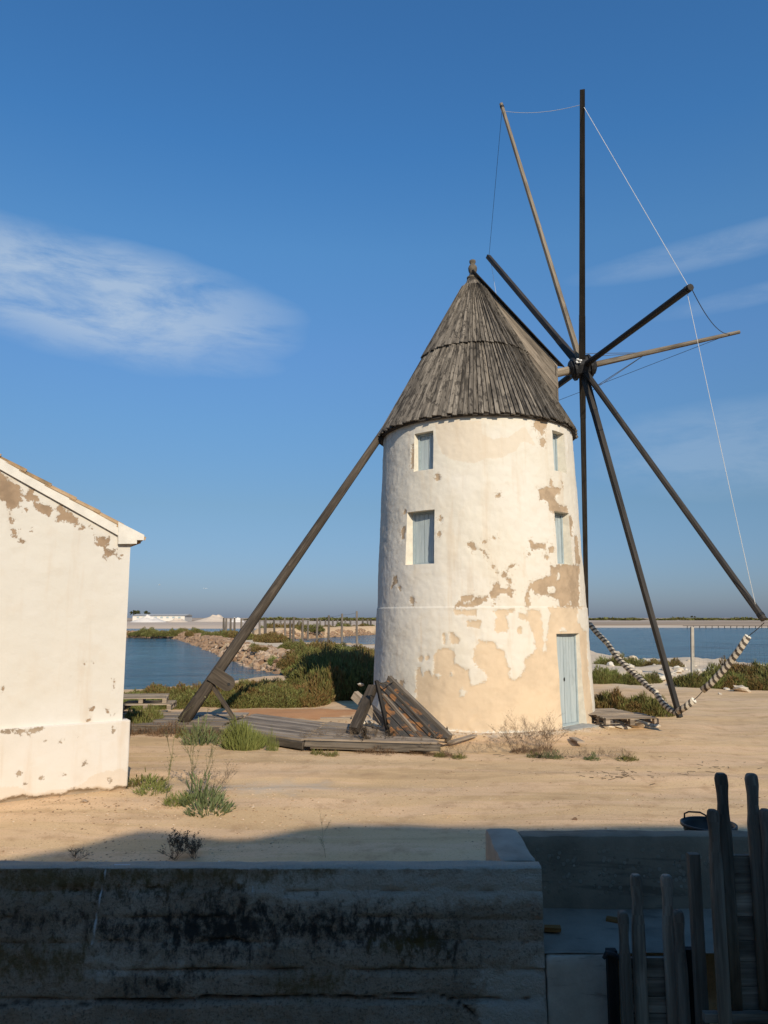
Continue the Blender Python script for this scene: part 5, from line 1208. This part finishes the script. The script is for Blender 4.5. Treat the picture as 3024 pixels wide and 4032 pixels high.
row(2490, 2600, 2808, 2818, 4, .65, .7, [SH, SB], 'low rusty bush behind the pallets by the striped rolls', 'brown bushes behind the pallets', 3)
for (u, v, meshes, s, h, lab) in ((958, 2945, SG, .72, .98, 'bright green upright tuft in front of the middle walkway'), (792, 2928, SPT, .62, .9, 'small grey-green plant left of the bright green tuft'), (1072, 2955, SPG, .22, .65, 'thin yellow-green sprout right of the bright green tuft'), (725, 2902, SPH, .35, .4, 'small olive plant under the edge of the left walkway'),
                                  (560, 3090, SPH, .6, .45, 'low green weed beside the house plinth'), (600, 3118, SPG, .45, .35, 'low green weed at the foot of the tallest dry stalk'), (790, 3158, SPT, .55, .65, 'grey-green weed under the bushy dry weed'), (830, 3190, SPT, .55, .42, 'grey-green weed spreading nearest the shade'), (700, 3165, SPG, .35, .35, 'small green weed between the two dry stalks')):
    shrub(meshes, surf(u, v), s, h, lab, None, 'weed', 'plant')
def twig_mesh(seed, mat, h, nst, spread, depth=3, leaf=0.0, r0=.006, fan=.55):
    r = random.Random(seed); m = MB()
    def go(p, d_, L_, rr, lev):
        n = 3; pts = [p]; dd = d_
        for k in range(n):
            dd = (dd+Vector((r.gauss(0, .10), r.gauss(0, .10), r.gauss(.02, .08)))).normalized(); pts.append(pts[-1]+dd*L_/n)
        m.tube(pts, rr, 3, rr*.55, cap=False)
        if leaf and lev <= 1:
            for _ in range(5):
                q = pts[r.randint(1, n)]; a = r.uniform(0, 6.3); s_ = leaf*r.uniform(.6, 1.3); e = Vector((math.cos(a), math.sin(a), r.uniform(-.3, .7)))*s_; f = Vector((-e.y, e.x, 0))*.4
                i = m.ring([q, q+e*.5+f, q+e, q+e*.5-f]); m.face(i, [(0, 0)]*4)
        if lev > 0:
            for _ in range(r.randint(4, 6)):
                k = r.uniform(.25, 1); q = pts[0].lerp(pts[-1], k); a = r.uniform(0, 6.3)
                nd = (dd*.75+Vector((math.cos(a), math.sin(a), .25))*fan).normalized(); go(q, nd, L_*r.uniform(.38, .6), rr*.6, lev-1)
    for _ in range(nst):
        a = r.uniform(0, 6.3); s_ = spread*r.random()**.5; go(Vector((r.gauss(0, .03), r.gauss(0, .03), 0)), Vector((math.cos(a)*s_, math.sin(a)*s_, 1)).normalized(), h*r.uniform(.75, 1.05), r0, depth)
    return m.mesh('dry_weed', mat)
L_STALK = leafmat('drying_green_stalk', [(.1, (.09, .08, .04)), (.5, (.15, .14, .06)), (.9, (.22, .20, .10))])
TW = [twig_mesh(s, L_DRY, .45, 7, 1.3, 2, .014, .0024) for s in range(3)]; TWK = [twig_mesh(10+s, L_DARK, .42, 8, 1.2, 2, .03, .004) for s in range(2)]
TALL = [twig_mesh(21, L_STALK, .9, 1, .03, 2, .02, .005, .42), twig_mesh(22, L_STALK, .8, 3, .09, 2, .022, .004, .38)]
def weed(meshes, u, v, s, label, group=None):
    o = bpy.data.objects.new('dry_weed', random.choice(meshes) if isinstance(meshes, list) else meshes); COL.objects.link(o); o.location = surf(u, v)-Vector((0, 0, .01)); o.scale = (s, s, s); o.rotation_euler = (0, 0, random.uniform(0, 6.3)); return tag(o, label, 'weed', group)
weed(TALL[0], 638, 3165, 1.15, 'tallest thin dry stalk, nearest the house corner'); weed(TALL[1], 752, 3140, 1.1, 'thin dry twiggy stalks behind the grey-green weeds'); weed(TW, 832, 3135, .95, 'bushy dry weed right of the thin twiggy stalks')
weed(TWK, 690, 3385, .62, 'dark dry weed standing in the shade edge behind the wall'); weed(TWK, 760, 3380, .5, 'smaller dark weed beside the weed in the shade edge'); weed(TWK, 300, 3392, .25, 'tiny dark weed at the wall top on the left'); weed(TALL[0], 1285, 3378, .42, 'thin bare stalk in the shade near the wall corner')
for u, v, s in ((520, 2890, .7), (600, 2885, .7), (660, 2890, .8), (735, 2885, .7), (820, 2900, .55), (860, 2905, .5)): shrub(SDR, surf(u, v), s*.95, s*.9, 'matted brown dry weed along the front of the left walkway', 'dry weeds at the left walkway', 'dry_weed', 'weed')
for k_, (u, v, s) in enumerate(((1235, 2945, .75), (1290, 2950, .85), (1330, 2930, .6), (1430, 2955, .9), (1480, 2960, 1.0), (1540, 2955, .8), (1610, 2962, .7))): weed(TW+TWK, u, v, s, ['first', 'second', 'third', 'fourth', 'fifth', 'sixth', 'seventh'][k_]+' dry twiggy weed from the left before the collapsing walkway', 'dry weeds at the collapsing walkway')
for u, v, s in ((1680, 2970, .6), (1760, 2975, .55), (1820, 2972, .5), (1880, 2968, .45), (1945, 2965, .5)): weed(TW, u, v, s, 'low dry weed along the foot of the tower', 'low dry weeds at the tower foot')
for k_, (u, v, s) in enumerate(((2010, 2945, 1.0), (2070, 2940, 1.05), (2130, 2940, 1.1), (2165, 2945, 1.0), (2040, 2965, .8), (2115, 2968, .8))): weed(TW, u, v, s, ('leftmost feathery dry weed left of the mill door', 'tall feathery dry weed left of the mill door, second from left', 'tallest feathery dry weed left of the mill door', 'feathery dry weed nearest the mill door', 'low feathery weed in front of the leftmost feathery weed', 'low feathery weed in front of the tallest feathery weed')[k_], 'feathery dry weeds left of the door')
for k in range(16):
    u = 2100+k*25+random.uniform(-8, 8); weed(TW+TWK, u, 2985+random.uniform(-6, 8), random.uniform(.22, .42), 'flattened dry weed in the strip in front of the door', 'flattened weeds in front of the door')
for u, v in ((1735, 2980), (1810, 2985), (2105, 2980), (2150, 2982), (2185, 2985), (2330, 2990), (2460, 2992), (2480, 2990), (1305, 2975), (1250, 2970)): shrub(SPH+SPT, surf(u, v), .24, .26, 'tiny green sprout in the weed strip before the tower', 'tiny sprouts before the tower', 'weed', 'plant')

for k_, (u, v, s) in enumerate(((1262, 2952, .42), (1450, 2962, .5), (1510, 2965, .5), (1620, 2968, .4), (1700, 2975, .3), (1760, 2978, .36), (2060, 2962, .42), (2140, 2960, .45))): shrub(SDR, surf(u, v), s, s*.8, ORD[k_]+' from left: matted dry weed mound before walkway and tower', 'matted dry mounds', 'dry_weed', 'weed')
# ------------------------------------------------------------------ wire fence on the right
fp = surf(2727, 2695); fr = thing('wire_fence', fp, 'pale concrete post with sagging wire mesh fence on the right bank', 'fence')
ft = at(2725, 2468, fp.y); m = MB(); m.beam(fp-Vector((0, 0, .2)), ft, .11, .11, .10, .10, up=(0, 1, 0)); m.build('post', plain('concrete_post', (.36, .33, .28), .9, .15, 6, .3), fr)
R2 = surf(3150, 2725); Lf = surf(2440, 2665)
for (e_, h) in ((R2, 1.5),):
    for k in range(9):
        z = .12+k*(h/8.4); a = fp+Vector((0, 0, z)); b_ = Vector((e_.x, e_.y, gz(e_.x, e_.y)+z)); q = MB(); q.tube([a, (a+b_)/2-Vector((0, 0, .04)), b_], .002, 4, cap=False); q.build('wire', M_WIRE, fr)
    for k in range(1, 24):
        f = k/24; a = fp.lerp(Vector((e_.x, e_.y, gz(e_.x, e_.y))), f); q = MB(); q.tube([a+Vector((0, 0, .1)), a+Vector((0, 0, h))], .0013, 3, cap=False); q.build('wire', M_WIRE, fr)

# ------------------------------------------------------------------ far shore: saltworks, heaps, palms, jetty
YS_ = 420.0
def X(u, Y): return at(u, 2432, Y).x
sw = thing('salt_warehouse', (X(627, YS_), YS_, .4), 'long low pale warehouse on the far shore beside the palms', 'warehouse')
z_e, z_r = at(600, 2424, YS_).z, at(600, 2417, YS_).z; xa, xb = X(522, YS_), X(727, YS_)
m = MB(); m.box(((xa+xb)/2, YS_+8, (z_e+.3)/2), xb-xa, 16, z_e-.3); m.build('wall', plain('far_white_wall', (.62, .58, .52), .9, .06), sw)
m = MB(); m.prism([(xa-.5, YS_-.6, z_e), (xa-.5, YS_+8, z_r), (xa-.5, YS_+16.6, z_e)], (xb-xa+1, 0, 0)); m.build('roof', plain('far_grey_roof', (.36, .36, .35), .8, .06), sw)
for k in range(8):
    m = MB(); m.box((xa+3+k*(xb-xa-6)/7, YS_-.03, z_e-1.0), 1.4, .1, .9); m.build('window', M_BLUED, sw)
M_SALT = plain('sea_salt', (.66, .60, .53), .95, .05, .2, .4); M_SAND2 = plain('sand_heap', (.56, .46, .36), .95, .1, .2, .4)
def heap(u0, u1, vt, Y, mat, label, cat='heap'):
    x0, x1 = X(u0, Y), X(u1, Y); zt = at(700, vt, Y).z; c = (x0+x1)/2; r = (x1-x0)/2; xs2 = np.linspace(-1, 1, 41); A, B = np.meshgrid(xs2, xs2); q = np.hypot(A, B)
    zz = (zt-.4)*np.clip(1-q, 0, 1)**.8*(1+1.3*fbm(A*3+u0, B*3, 3)*(1-np.clip(q, 0, 1))); ii = np.arange(A.size).reshape(A.shape); Fq = np.stack([ii[:-1, :-1], ii[:-1, 1:], ii[1:, 1:], ii[1:, :-1]], -1).reshape(-1, 4)
    o = link('salt_heap', grid_mesh('salt_heap', np.stack([c+A*r, Y+B*min(r, 8), .35+zz], -1).reshape(-1, 3), Fq, mat)); tag(o, label, cat)
heap(515, 655, 2424, 330, M_SALT, 'white salt heap in front of the left half of the far warehouse'); heap(660, 742, 2432, 335, M_SAND2, 'tan heap in front of the right end of the far warehouse'); heap(755, 960, 2428, 380, M_SAND2, 'long tan heap right of the far warehouse')
heap(900, 965, 2431, 340, M_SALT, 'small white salt heap behind the tail pole')
def palm(u, vb, vt, Y, label, nf=22):
    p = Vector((X(u, Y), Y, .4)); zt = at(u, vt, Y).z; hgt = zt-.4; t = thing('palm_tree', p, label, 'palm tree', 'palms on the far shore')
    m = MB(); m.tube([p, p+Vector((.1, 0, hgt*.5)), p+Vector((.05, 0, hgt*.75))], [.3, .25, .22], 7); m.build('trunk', W_TAIL, t)
    m = MB(); c = p+Vector((.05, 0, hgt*.75)); L_ = hgt*.42
    for k in range(nf):
        a = 2*math.pi*k/nf*2.4; el_ = random.uniform(-.3, 1.2); d_ = Vector((math.cos(a)*math.cos(el_), math.sin(a)*math.cos(el_), math.sin(el_))); s_ = d_.cross(Vector((0, 0, 1)))
        s_ = s_.normalized()*.32 if s_.length > .01 else Vector((.3, 0, 0)); q1_ = c+d_*L_*.55+Vector((0, 0, .1)); q2_ = c+d_*L_-Vector((0, 0, L_*.35))
        i = m.ring([c-s_*.3, c+s_*.3, q1_+s_, q2_, q1_-s_]); m.face(i, [(0, 0)]*5)
    m.build('crown', L_PALM, t)
palm(524, 2440, 2402, 450, 'leftmost palm tree behind the far warehouse'); palm(538, 2440, 2402, 452, 'second palm tree from the left behind the far warehouse'); palm(577, 2440, 2404, 450, 'palm tree standing apart above the far warehouse roof')
palm(2724, 2440, 2424, 700, 'distant palm on the right horizon, left of a pair'); palm(2736, 2440, 2426, 700, 'distant palm on the right horizon, right of a pair'); palm(2691, 2440, 2428, 700, 'lone distant palm on the right horizon, left of the pair')
hs_ = [tuft_mesh(70+s, L_SHRUB, 500, 1.0, .6, .35, .12, .6) for s in range(2)]
for k in range(46):
    u = random.choice((random.uniform(930, 1465), random.uniform(2310, 3060))); Y = random.uniform(480, 900); p = Vector((X(u, Y), Y, .4)); o = shrub(hs_, p, random.uniform(6, 14), random.uniform(1.6, 4.2), 'low dark scrub on the far horizon', 'scrub on the far horizon')
jt = thing('jetty', (X(2860, 216), 216, 0), 'dark low jetty on piles along the far right shore', 'jetty')
ja, jb = Vector((X(2690, 214), 214, .15)), Vector((X(3080, 214), 214, .15)); m = MB(); m.beam(ja, jb, 1.2, .12); m.build('deck', W_GATED, jt)
for k in range(16):
    p = ja.lerp(jb, (k+.5)/16); m = MB(); m.tube([p-Vector((0, 0, 1.4)), p+Vector((0, -.4, 0))], .1, 6); m.build('pile', W_GATED, jt)
# ------------------------------------------------------------------ gulls
def gull(u, v, Y, label, ry):
    p = at(u, v, Y); g = thing('gull', p, label, 'gull', 'gulls in flight'); m = MB(); d_ = Vector((math.cos(ry), math.sin(ry), .1)); s_ = Vector((-d_.y, d_.x, 0))
    m.tube([p-d_*.25, p-d_*.12, p+d_*.1, p+d_*.2], [.01, .05, .06, .02], 8); m.build('body', M_WHITE, g, True)
    for k in (-1, 1):
        w = MB(); w.prism([p+d_*.08, p+s_*k*.3+d_*.1+Vector((0, 0, .15)), p+s_*k*.62-d_*.05+Vector((0, 0, .05)), p+s_*k*.28-d_*.06+Vector((0, 0, .13)), p-d_*.06], (0, 0, .012)); w.build('wing', M_WHITE, g)
gull(628, 2303, 160, 'white gull flying above the far warehouse', .4); gull(808, 2318, 170, 'white gull flying nearer the tail pole', 2.2)
